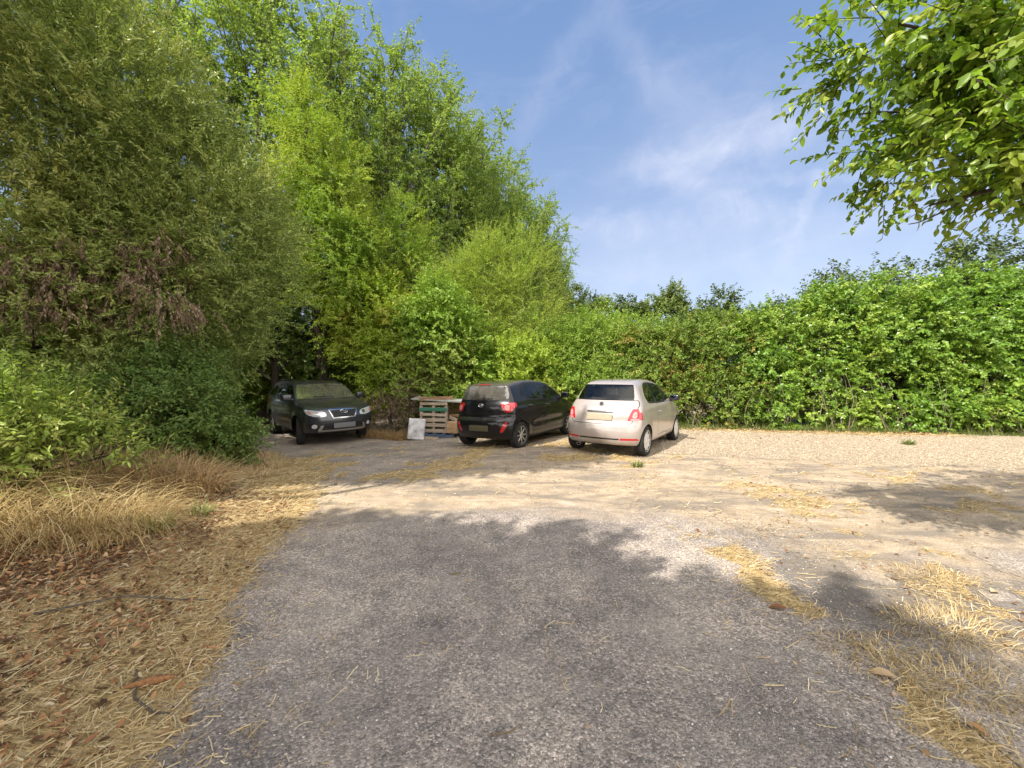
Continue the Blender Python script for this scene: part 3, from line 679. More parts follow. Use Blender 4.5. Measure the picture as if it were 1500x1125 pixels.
# --- thicket closing the view at the left and behind the bushes
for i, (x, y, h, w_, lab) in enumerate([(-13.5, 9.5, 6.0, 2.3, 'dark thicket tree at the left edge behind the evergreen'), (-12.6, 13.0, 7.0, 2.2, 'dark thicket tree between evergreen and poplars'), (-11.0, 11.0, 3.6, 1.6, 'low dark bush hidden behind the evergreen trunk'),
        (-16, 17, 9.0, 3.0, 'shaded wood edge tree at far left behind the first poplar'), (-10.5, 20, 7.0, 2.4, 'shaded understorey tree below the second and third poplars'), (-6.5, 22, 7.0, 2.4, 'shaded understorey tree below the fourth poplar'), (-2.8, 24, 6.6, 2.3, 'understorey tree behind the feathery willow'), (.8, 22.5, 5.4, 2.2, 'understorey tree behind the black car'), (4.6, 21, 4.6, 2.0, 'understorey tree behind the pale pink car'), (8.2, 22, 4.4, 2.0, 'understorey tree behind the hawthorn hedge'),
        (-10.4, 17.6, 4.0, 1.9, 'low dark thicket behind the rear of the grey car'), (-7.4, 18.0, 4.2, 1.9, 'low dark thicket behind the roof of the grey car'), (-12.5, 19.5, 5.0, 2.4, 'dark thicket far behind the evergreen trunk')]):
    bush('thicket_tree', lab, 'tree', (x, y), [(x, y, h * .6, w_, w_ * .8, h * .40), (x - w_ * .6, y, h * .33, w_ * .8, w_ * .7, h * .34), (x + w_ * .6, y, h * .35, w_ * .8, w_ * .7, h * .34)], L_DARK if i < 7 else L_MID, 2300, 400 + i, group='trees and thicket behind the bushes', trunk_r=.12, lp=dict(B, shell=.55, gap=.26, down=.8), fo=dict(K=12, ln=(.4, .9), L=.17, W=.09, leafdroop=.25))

# --- near shrub and undergrowth on the left verge
bush('buddleia_bush', 'sunlit shrub with lance shaped leaves on the left verge nearest the viewer', 'bush', (-5.0, 4.4), [(-5.45, 4.25, 1.1, .65, .55, .6), (-4.9, 4.3, .95, .4, .4, .42), (-5.3, 4.0, .65, .7, .45, .42), (-4.55, 4.5, .72, .25, .25, .25)], L_SHRUB, 1000, 161,
     lp=dict(shell=.6, namp=.4, nf=1.6, gap=.3, gapf=1.6, down=.5, cl=(4, .09)), fo=dict(K=14, ln=(.25, .55), L=.078, W=.024, ang=48, droop=.12, leafdroop=.25, fine=True, twig=.004), trunk_r=.03, upb=.95)
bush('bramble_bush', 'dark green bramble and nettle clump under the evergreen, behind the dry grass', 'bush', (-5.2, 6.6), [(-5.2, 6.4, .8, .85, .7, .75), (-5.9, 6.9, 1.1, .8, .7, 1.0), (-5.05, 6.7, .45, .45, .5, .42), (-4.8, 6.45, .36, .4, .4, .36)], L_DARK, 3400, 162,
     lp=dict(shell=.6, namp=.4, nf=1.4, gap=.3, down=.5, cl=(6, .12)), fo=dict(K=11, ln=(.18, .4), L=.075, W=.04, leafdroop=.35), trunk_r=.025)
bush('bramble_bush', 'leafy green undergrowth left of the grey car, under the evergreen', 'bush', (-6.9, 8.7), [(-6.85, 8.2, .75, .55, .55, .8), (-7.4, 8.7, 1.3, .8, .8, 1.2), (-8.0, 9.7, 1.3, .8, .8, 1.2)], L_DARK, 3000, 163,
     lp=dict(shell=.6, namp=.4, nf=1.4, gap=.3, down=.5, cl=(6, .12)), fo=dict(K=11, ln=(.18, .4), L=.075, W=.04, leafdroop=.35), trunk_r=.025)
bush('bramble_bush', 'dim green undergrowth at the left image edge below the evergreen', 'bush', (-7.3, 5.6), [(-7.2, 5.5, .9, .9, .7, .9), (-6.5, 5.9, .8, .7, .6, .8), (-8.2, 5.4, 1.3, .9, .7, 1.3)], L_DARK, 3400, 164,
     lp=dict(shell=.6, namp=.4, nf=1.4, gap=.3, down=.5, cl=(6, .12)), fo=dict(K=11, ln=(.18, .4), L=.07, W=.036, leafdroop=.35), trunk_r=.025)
bush('withered_bramble', 'dry brown tangle of dead stems and leaves beside the pallets', 'bush', (-3.6, 12.0), [(-3.6, 12.2, .45, .7, .5, .5), (-2.95, 12.25, .8, .4, .35, .85), (-4.3, 12.4, .35, .5, .4, .4)], L_BROWN, 700, 165,
     lp=dict(shell=.8, namp=.4, nf=1.6, gap=.2, down=.5), fo=dict(K=9, ln=(.25, .6), L=.08, W=.02, leafdroop=.3, jit=.6), trunk_r=.02)

# --- branches reaching in from the tree at the right
nl = [(2.95, 2.75, 3.72, .95, .55, .72), (2.75, 2.7, 3.08, .42, .4, .24, .75), (3.3, 2.65, 3.0, .5, .45, .24, .75), (2.3, 2.75, 3.8, .34, .36, .5), (3.6, 2.7, 3.5, .6, .6, .6),
      (4.6, 2.6, 3.9, 1.1, 1.0, 1.1, .45), (5.6, 2.2, 3.8, 1.2, 1.2, 1.3, .25), (4.2, 2.7, 4.9, 1.2, 1.0, .8, .3), (6.0, 2.9, 3.4, 1.1, 1.0, 1.0, .35)]
r = np.random.default_rng(171)
nl = [(l[0] + .22,) + tuple(l[1:]) for l in nl]
no = (5.73, 1.9, gzf(5.73, 1.9))
ne = empty('apple_tree', no, label='leafy apple tree reaching in from the upper right corner close to the viewer', cat='tree')
P, D = lobe_points(nl, 4200, r, shell=.85, nf=2.2, namp=.5, gapf=2.6, gap=.44, down=1, seed=171, cl=(5, .07))
D = norm(D * .55 + r.normal(0, .4, D.shape) + np.array([-.35, 0, .05]))
foliage('crown', P, D, r, L_NEAR, K=9, ln=(.14, .34), L=.076, W=.039, ang=50, droop=.2, leafdroop=.45, jit=.35, up=.55, fine=True, twig=.0042, twigmat=BARK_D, parent=ne, origin=no)
g = Geo(); o = np.array(no)
limb(g, (0, 0, -.1), (-.1, .1, 2.1), .13, .11, r, 12)
for a, b, ra, rb in (((-.1, .1, 2.1), (-1.6, .8, 3.1), .075, .04), ((-1.6, .8, 3.1), (-2.9, .85, 2.75), .03, .008), ((-1.6, .8, 3.1), (-3.2, .8, 3.9), .028, .008), ((-1.0, .5, 2.75), (-2.4, .8, 2.72), .026, .006),
                    ((-.1, .1, 2.1), (-.9, .7, 4.6), .06, .02), ((-.1, .1, 2.1), (.4, .4, 4.3), .07, .02), ((-2.0, .8, 3.3), (-2.75, .85, 2.95), .014, .005), ((-1.7, .75, 3.0), (-2.2, .75, 2.62), .014, .005), ((-2.2, .8, 3.4), (-3.4, .85, 3.35), .014, .005),
                    ((-1.9, .8, 3.2), (-2.5, .75, 4.3), .018, .006), ((-1.4, .75, 3.0), (-1.9, .7, 4.3), .02, .006), ((-2.6, .85, 2.85), (-3.05, .85, 2.62), .009, .003), ((-2.3, .8, 2.85), (-2.2, .8, 2.5), .008, .003), ((-1.6, .8, 3.1), (-1.75, .75, 2.55), .011, .004)):
    limb(g, a, b, ra, rb, r, 7, 7, .2)
g.build('trunk', BARK_D, ne)

# --- tall dry grass on the left verge
def tufts(name, label, spots, seed, n, hgt=(.35, .8), W=.004, mat=M_STRAW, lean=(.5, 1.0), kind=None, cat='grass tuft', rad=.3, bias=(0, 0)):
    r = np.random.default_rng(seed); sp = np.array(spots, float)
    k = r.integers(0, len(sp), n); a = r.uniform(0, 2 * np.pi, n); q = rad * np.sqrt(r.uniform(0, 1, n)) * sp[k, 2]
    x = sp[k, 0] + q * np.cos(a); y = sp[k, 1] + q * np.sin(a); z = gz(x, y)
    h = r.uniform(hgt[0], hgt[1], n) * sp[k, 2]; az = np.arctan2(np.sin(a) + bias[1] + r.normal(0, .5, n), np.cos(a) + bias[0] + r.normal(0, .5, n)); le = r.uniform(lean[0], lean[1], n)
    m = 6; V = np.zeros((n, m, 2, 3)); w = W * r.uniform(.6, 1.5, n)
    px, pz = np.zeros(n), np.zeros(n); th = r.uniform(.0, .35, n)
    for i in range(m):
        c = np.stack([x + np.cos(az) * px, y + np.sin(az) * px, z + pz], -1); ww = (w * (1 - .8 * i / (m - 1)))[:, None]
        s = np.stack([-np.sin(az), np.cos(az), np.full(n, .15)], -1)
        V[:, i, 0] = c - s * ww; V[:, i, 1] = c + s * ww
        th = th + le * 1.9 / m; st = h / (m - 1); px = px + np.sin(th) * st; pz = np.maximum(pz + np.cos(th) * st, .004)
    F = np.concatenate([(np.arange(n) * m * 2)[:, None] + np.array([2 * i, 2 * i + 1, 2 * i + 3, 2 * i + 2]) for i in range(m - 1)])
    rn = np.repeat(r.uniform(0, 1, n), m * 2)
    return tag(link(name, mesh_quads(name, V.reshape(-1, 3), F, mat, attrs={'rnd': rn, 'clump': rn})), label, cat, kind=kind)
M_GOLD = ramp_attr_mat('golden_straw', [(0, (.26, .17, .065)), (.4, (.46, .33, .13)), (.8, (.64, .49, .22)), (1, (.72, .60, .34))], .65, .25)
tufts('tall_dry_grass', 'long bent straw coloured grass along the left verge', [(-4.2, 3.55, 1.0), (-3.75, 3.45, .9), (-4.7, 3.6, 1.1), (-5.1, 3.4, 1.2), (-4.4, 3.2, .9), (-3.5, 3.7, .6), (-3.9, 3.9, .8)], 301, 2100, hgt=(.35, .9), W=.0026, mat=M_GOLD, kind='stuff', cat='dry grass', rad=.5, lean=(.85, 1.6), bias=(.25, -.15))
M_HEAP = ramp_attr_mat('withered_grass', [(0, (.25, .145, .06)), (.5, (.48, .315, .145)), (1, (.66, .50, .27))], .8, .2)
tufts('withered_grass_heap', 'brown heap of withered grass below the sunlit shrub', [(-4.3, 4.75, 1.0), (-4.0, 4.9, 1.0), (-4.6, 4.8, 1.1), (-3.85, 5.0, .7), (-4.9, 4.6, 1.1), (-4.3, 5.2, .8)], 302, 3000, hgt=(.25, .6), mat=M_HEAP, kind='stuff', cat='dry grass', rad=.38, lean=(.4, 1.1))
tufts('withered_grass_heap', 'brown and straw coloured dead grass at the foot of the bramble clump', [(-4.3, 6.2, .8), (-4.0, 6.6, .8), (-4.4, 5.8, .8), (-3.8, 6.0, .6), (-4.2, 7.1, .8), (-4.7, 7.7, .8), (-5.2, 8.4, .8)], 303, 550, hgt=(.10, .28), mat=M_HEAP, kind='stuff', cat='dry grass', rad=.4, lean=(.4, 1.1))
tufts('withered_grass_heap', 'dry brown grass in front of the pallets and the tangle of dead stems', [(-3.4, 11.5, .8), (-3.9, 11.8, .8), (-2.8, 11.5, .6), (-4.3, 12.0, .8), (-3.1, 11.2, .5)], 304, 2200, hgt=(.2, .45), mat=M_HEAP, kind='stuff', cat='dry grass', rad=.4, lean=(.4, 1.1), W=.005)
M_GREENBL = ramp_attr_mat('green_grass', [(0, (.07, .12, .02)), (.6, (.14, .2, .04)), (1, (.34, .33, .12))], .6, .25)
tufts('hedge_foot_weeds', 'fringe of green weeds and pale stems along the foot of the hedge', [(x, float(np.interp(x, [3.5, 5.2, 13, 18], [12.4, 11.75, 10.5, 9.8])) - .02 - .22 * random.random(), random.uniform(.4, 1.2)) for x in np.arange(4.2, 15, .3)], 305, 3600, hgt=(.06, .30), mat=M_GREENBL, kind='stuff', cat='weeds', rad=.36, lean=(.1, .8), W=.006)
for i, (x, y, s, n, lab) in enumerate([(2.25, 2.0, .55, 620, 'straw coloured grass tuft nearest the lower right corner'), (2.75, 2.45, .6, 650, 'pale dry grass tuft on the dark ground at the right edge'), (2.05, 2.25, .4, 320, 'flattened dry tuft at the right edge of the tarmac'), (3.3, 3.1, .5, 380, 'low dry tuft on the sandy ground near the right edge')]):
    tufts('dry_grass_tuft', lab, [(x, y, s), (x + .12, y + .07, s * .7), (x - .1, y + .1, s * .6)], 310 + i, n, hgt=(.14, .42), W=.0017, rad=.55, lean=(1.2, 1.9))
for i, (x, y, s, n, lab) in enumerate([(2.15, 6.9, .3, 90, 'small green weed on the gravel in front of the pale pink car'), (8.9, 9.0, .35, 120, 'small green weed on the gravel before the hedge'), (-3.35, 3.75, .4, 90, 'green grass sprig in the long dry grass'), (-3.3, 4.2, .4, 70, 'green sprig beside the brown grass heap')]):
    tufts('green_weed', lab, [(x, y, s)], 320 + i, n, hgt=(.2, .5), W=.006, rad=.3, lean=(.2, .9), mat=M_GREENBL, cat='weed')

# --- single fallen leaves and sticks that stand out
def fallen_leaf(x, y, L, az, lab, mat, v=.5):
    a = R(az); P = np.zeros((1, 3)); D = norm(np.array([[math.cos(a), math.sin(a), .12]])); N = norm(np.array([[.15, -.2, 1.]]))
    V, F, rn = leaves_fine(P, D, N, np.array([L]), np.array([L * .5]), np.array([v]), curl=np.array([.5]))
    o = link('fallen_leaf', mesh_quads('fallen_leaf', V, F, mat, attrs={'rnd': rn, 'clump': rn}, smooth=True))
    o.location = (x, y, gzf(x, y) + .022); tag(o, lab, 'leaf', 'fallen leaves standing out on the ground')
fallen_leaf(1.86, 2.68, .11, 160, 'red brown fallen leaf on the dry strip right of the tarmac', M_DEAD, .4)
fallen_leaf(2.02, 2.07, .12, 150, 'large tan fallen leaf by the lower right dry grass', M_DEAD, .93)
fallen_leaf(2.08, 1.8, .07, -60, 'orange brown fallen leaf in the lower right corner tuft', M_DEAD, .7)
fallen_leaf(3.5, 2.9, .09, 20, 'yellowish fallen leaf on the dark ground at right', M_DEAD, .97)
def stick(pts, rad, lab, mat, name='fallen_stick'):
    x, y = pts[0][:2]; o = (x, y, gzf(x, y)); g = Geo()
    g.tube([(p[0] - x, p[1] - y, gzf(p[0], p[1]) - o[2] + p[2]) for p in pts], rad, 7)
    e = g.build(name, mat); e.location = o; tag(e, lab, 'stick')
BARK_T = bark_mat('tan_twig_bark', (.14, .10, .055), (.30, .22, .13))
M_BARKR = bark_mat('brown_bark_piece', (.20, .09, .04), (.42, .22, .10))
stick([(-1.95, 1.98, .02), (-1.86, 2.03, .03), (-1.78, 2.08, .02)], [.008, .02, .012], 'thick reddish brown piece of bark in the litter at lower left', M_BARKR)
stick([(-2.0, 2.1, .02), (-1.85, 1.93, .02), (-1.7, 1.86, .015), (-1.6, 1.86, .01)], [.007, .006, .005, .003], 'thin grey bent twig on the litter at lower left', BARK_G)
stick([(-2.9, 2.4, .03), (-2.6, 2.65, .05), (-2.3, 2.75, .03), (-2.15, 2.8, .02)], [.006, .005, .004, .003], 'slender grey twig lying across the left leaf litter', BARK_G)
stick([(-.10, 1.74, .008), (0, 1.76, .01), (.04, 1.80, .008)], [.002, .003, .0015], 'thin crooked twig on the tarmac near the bottom edge', BARK_T)
stick([(-.50, 3.17, .008), (-.45, 3.18, .012), (-.41, 3.20, .008)], [.004, .007, .004], 'short brown twig in the middle of the tarmac', BARK_T)

# --- pallets, board and panel beside the black car
def wood(name, a, b):
    m = bpy.data.materials.new(name); t = NT(m)
    tc = t.n('ShaderNodeTexCoord'); mp = t.n('ShaderNodeMapping', {0: (tc, 'Object'), 3: (3, 30, 30)}); n = t.noise(mp, 1.2, 5, .65)
    p = t.n('ShaderNodeBsdfPrincipled', {'Base Color': t.ramp(n, [(.3, a), (.7, b)]), 'Roughness': .85, 'Specular IOR Level': .2})
    t.n('ShaderNodeOutputMaterial', {0: p}); return m
W_PALE = wood('weathered_wood', (.20, .15, .11), (.58, .48, .38)); W_BRN = wood('brown_wood', (.16, .09, .05), (.34, .21, .12))
W_GRN = wood('green_painted_wood', (.03, .13, .085), (.07, .23, .155)); W_BLUE = wood('blue_painted_wood', (.045, .065, .11), (.12, .155, .22)); W_GREY = wood('grey_board', (.16, .155, .14), (.46, .44, .40))
px0, py0 = -2.25, 11.25; pz0 = gzf(px0, py0)
def pallet(label, loc, rz, w, h, slats, mat, greens=(), flat=False):
    e = empty('pallet', loc, rz, label=label, cat='pallet', group='pallets stacked beside the black car')
    if flat:
        for k in range(3): g = Geo(); g.box((0, (k - 1) * .38, .07), (w, .09, .09), bev=.004); g.build('bearer', mat, e)
        for k in range(5): g = Geo(); g.box(((k - 2) * (w - .1) / 4, 0, .127), (.1, .86, .022), bev=.003); g.build('slat', mat, e)
        for k in range(3): g = Geo(); g.box(((k - 1) * (w - .1) / 2, 0, .013), (.1, .86, .022), bev=.003); g.build('slat', mat, e)
        return e
    for k in range(3): g = Geo(); g.box(((k - 1) * (w / 2 - .04), .05, h / 2), (.075, .09, h), bev=.004); g.build('bearer', mat, e)
    for k in range(slats):
        z = .05 + (h - .1) * k / (slats - 1)
        g = Geo(); g.box((random.uniform(-.012, .012), -.009, z + random.uniform(-.012, .012)), (w * random.uniform(.96, 1.02), .022, random.uniform(.07, .095)), Matrix.Rotation(random.gauss(0, .014), 3, 'Y'), .003); g.build('slat', W_GRN if k in greens else mat, e)
        if k % 2 == 0: g = Geo(); g.box((0, .108, z), (w, .022, .085), bev=.003); g.build('slat', mat, e)
    return e
pallet('upright weathered pallet with one green slat facing the drive', (px0 + .04, py0 + .05, pz0 + .16), R(-6), .80, .86, 6, W_PALE, (4,))
pallet('upright brown pallet standing sideways behind the green slatted one', (px0 + .85, py0 + .55, pz0), R(-4), .95, .94, 6, W_BRN)
pallet('low blue pallet lying flat under the upright ones', (px0 + .12, py0 + .30, pz0), R(-6), 1.15, 1, 5, W_BLUE, flat=True)
g = Geo(); g.box((0, 0, .0), (1.75, .75, .035), bev=.005); b = g.build('weathered_board', W_GREY); b.location = (px0 + .30, py0 + .38, pz0 + 1.06); b.rotation_euler = (R(2), R(3.2), R(-5))
tag(b, 'long grey weathered board lying across the tops of the pallets', 'board')
M_SACK = simple('white_panel_face', (.58, .575, .59), .7, noise=.5, nscale=6, bump=.6)
g = Geo(); g.box((0, 0, .29), (.46, .10, .58), bev=.03); b = g.build('white_panel', M_SACK); b.location = (px0 - .40, py0 - .22, pz0 + .0); b.rotation_euler = (R(-9), R(3), R(-4))
tag(b, 'whitish slab leaning against the green slatted pallet', 'slab')
def plank(a, b_, w, lab, mat):
    a, b_ = Vector(a), Vector(b_); d = b_ - a; g = Geo(); g.box((0, 0, 0), (d.length, .03, w), bev=.003); o = g.build('loose_plank', mat)
    o.location = (a + b_) / 2; o.rotation_euler = d.to_track_quat('X', 'Z').to_euler(); tag(o, lab, 'plank', 'loose planks by the pallets')
plank((px0 + .48, py0 + .12, pz0 + .62), (px0 + 1.35, py0 - .05, pz0 + .70), .07, 'upper brown plank sticking out from the pallet towards the black car', W_BRN)
plank((px0 + .50, py0 + .02, pz0 + .60), (px0 + 1.25, py0 - .12, pz0 + .26), .08, 'slanting pale plank leaning down towards the black car', W_PALE)
plank((px0 + .48, py0 + .16, pz0 + .36), (px0 + 1.3, py0 + .05, pz0 + .40), .09, 'lower dark plank behind the slanting one', W_BRN)
g = Geo(); g.box((0, 0, .16), (.30, .24, .32), bev=.006); g.box((0, -.125, .16), (.31, .012, .04)); b = g.build('wooden_crate', wood('tan_ply', (.38, .24, .13), (.58, .40, .24))); b.location = (px0 + .62, py0 - .02, pz0 + .16); b.rotation_euler = (0, 0, R(-20))
tag(b, 'small tan wooden box on the blue pallet beside the upright pallet', 'crate')

plank((px0 - .35, py0 + .02, pz0 + 1.10), (px0 + .55, py0 + .30, pz0 + 1.125), .10, 'thin brown plank lying on top of the grey board', W_BRN)
plank((px0 - .62, py0 - .05, pz0 + .03), (px0 + .25, py0 - .32, pz0 + .045), .09, 'brown plank lying on the ground before the white slab', W_PALE)
# ------------------------------------------------------------------ cars
def paint(name, col, metal=.35, rough=.38, inner=(.02, .02, .02), dust=.12, top=0, coat=1.0, spec=.5):
    m = bpy.data.materials.new(name); t = NT(m)
    tc = t.n('ShaderNodeTexCoord'); n = t.noise((tc, 'Object'), 3.0, 5, .65); n2 = t.noise((tc, 'Object'), 40, 3, .6)
    ge = t.n('ShaderNodeNewGeometry'); sx = t.n('ShaderNodeSeparateXYZ', {0: (ge, 'Normal')})
    upf = t.n('ShaderNodeMapRange', {0: (sx, 2), 1: .45, 2: .95, 3: dust, 4: dust + top})          # dust settles on level panels
    df = t.math('MULTIPLY', t.math('MULTIPLY', n, upf), 2.0, clamp=True)
    c = t.mix(df, tuple(col), (.40, .34, .26))
    ro = t.math('MULTIPLY_ADD', n2, .1, rough - .05)
    p = t.n('ShaderNodeBsdfPrincipled', {'Base Color': out(c), 'Metallic': metal, 'Roughness': ro, 'Coat Weight': coat, 'Specular IOR Level': spec, 'Coat Roughness': t.math('MULTIPLY_ADD', df, .5, .03), 'Coat IOR': 1.5})
    d = t.n('ShaderNodeBsdfDiffuse', {0: inner + (1,)})
    t.n('ShaderNodeOutputMaterial', {0: t.n('ShaderNodeMixShader', {0: (ge, 'Backfacing'), 1: p, 2: d})})
    return m
def glass(name, tint, refl=.06, dust=.0, ior=1.52):
    m = bpy.data.materials.new(name); t = NT(m)
    f = t.n('ShaderNodeFresnel', {0: ior}); f2 = t.math('ADD', f, refl)
    tr = t.n('ShaderNodeBsdfTransparent', {0: tuple(tint) + (1,)}); gl = t.n('ShaderNodeBsdfGlossy', {0: (1, 1, 1, 1), 1: .015})
    mx = t.n('ShaderNodeMixShader', {0: f2, 1: tr, 2: gl})
    if dust:  # pale diffuse layer laid over the pane
        tc = t.n('ShaderNodeTexCoord'); n = t.noise((tc, 'Object'), 4, 5, .6)
        mx = t.n('ShaderNodeMixShader', {0: t.math('MULTIPLY', n, dust * 2), 1: mx, 2: t.n('ShaderNodeBsdfDiffuse', {0: (.45, .42, .37, 1)})})
    t.n('ShaderNodeOutputMaterial', {0: mx}); return m
P_PINK = paint('pale_pink_paint', (.39, .335, .312), .25, .34, dust=.02)
P_BLACK = paint('black_paint', (.005, .005, .007), .0, .3, dust=.004, top=.16, coat=.75, spec=.15)
P_GREY = paint('dark_grey_paint', (.034, .039, .046), .45, .32, dust=.01, top=.10, coat=.9)
M_TRIM = simple('black_plastic_trim', (.012, .012, .013), .5, spec=.4)
M_GAP = simple('shut_line', (.006, .006, .006), .8)
M_CHROME = simple('chrome', (.55, .55, .57), .18, 1.0)
M_MIRR = simple('mirror_face', (.10, .11, .13), .15, 1.0)
M_SILVER = simple('alloy_silver', (.55, .54, .53), .35, .85)
M_WHITEW = simple('pale_alloy', (.66, .62, .60), .4, .5)
M_TYRE = simple('tyre_rubber', (.022, .021, .020), .85, spec=.3, noise=.4, nscale=12)
M_DARK = simple('dark_lining', (.010, .010, .010), .9)
M_SEAT = simple('dark_seat_cloth', (.03, .03, .032), .9)
M_IVORY = simple('ivory_head_restraint', (.62, .57, .50), .6)
M_RED = simple('red_lens', (.42, .008, .018), .12, coat=1, spec=.6)
M_REDL = simple('pale_red_lens', (.62, .25, .24), .12, coat=1, spec=.6)
M_WLENS = simple('clear_lens', (.62, .63, .66), .1, .35, coat=1, spec=.7)
M_AMBER = simple('amber_lens', (.55, .22, .12), .15, coat=1)
M_PLATEB = simple('beige_plate', (.36, .31, .22), .5, noise=.1)
M_PLATEO = simple('olive_plate', (.085, .075, .04), .5, noise=.15)
M_PLATEG = simple('grey_plate', (.13, .13, .135), .5, noise=.1)
G_CLEAR = glass('tinted_window', (.82, .86, .82), .02, ior=1.32)
G_REAR = glass('smoked_rear_window', (.8, .84, .82), .02, ior=1.4)
G_DARK = glass('dark_window', (.14, .16, .16), .06, .0)
G_GREYED = glass('greyed_rear_window', (.16, .17, .16), .12, .16)  # pale diffuse layer greys this pane
G_SCREEN = glass('windscreen_glass', (.42, .46, .44), .34, .16)  # its pale layer paints in the brightness of reflected sky

def chaikin(p, it=2):
    p = np.array(p, float)
    for _ in range(it):
        q = np.roll(p, -1, 0); p = np.stack([.75 * p + .25 * q, .25 * p + .75 * q], 1).reshape(-1, 2)
    return p
def offset_poly(p, d):
    p = np.array(p, float); q = np.roll(p, -1, 0) - np.roll(p, 1, 0)
    n = np.stack([q[:, 1], -q[:, 0]], -1); n /= np.maximum(np.linalg.norm(n, axis=1, keepdims=True), 1e-9)
    area = .5 * np.sum(p[:, 0] * np.roll(p[:, 1], -1) - np.roll(p[:, 0], -1) * p[:, 1])
    return p + n * d * (1 if area > 0 else -1)
def in_poly(x, y, p):
    c = False; j = len(p) - 1
    for i in range(len(p)):
        if (p[i][1] > y) != (p[j][1] > y) and x < (p[j][0] - p[i][0]) * (y - p[i][1]) / (p[j][1] - p[i][1]) + p[i][0]: c = not c
        j = i
    return c
def sd_poly(px, pz, poly):
    a = poly; b = np.roll(poly, -1, 0); d = np.full(px.shape, 1e9); ins = np.zeros(px.shape, bool)
    for (ax, az), (bx, bz) in zip(a, b):
        ex, ez = bx - ax, bz - az; L = ex * ex + ez * ez + 1e-12
        h = np.clip(((px - ax) * ex + (pz - az) * ez) / L, 0, 1)
        d = np.minimum(d, (px - ax - ex * h) ** 2 + (pz - az - ez * h) ** 2)
        if abs(ez) > 1e-12:
            ins ^= ((az > pz) != (bz > pz)) & (px < ex * (pz - az) / ez + ax)
    return np.where(ins, -1, 1) * np.sqrt(d)
def smax(a, b, k):
    h = np.maximum(k - np.abs(a - b), 0) / k
    return np.maximum(a, b) + h * h * k * .25

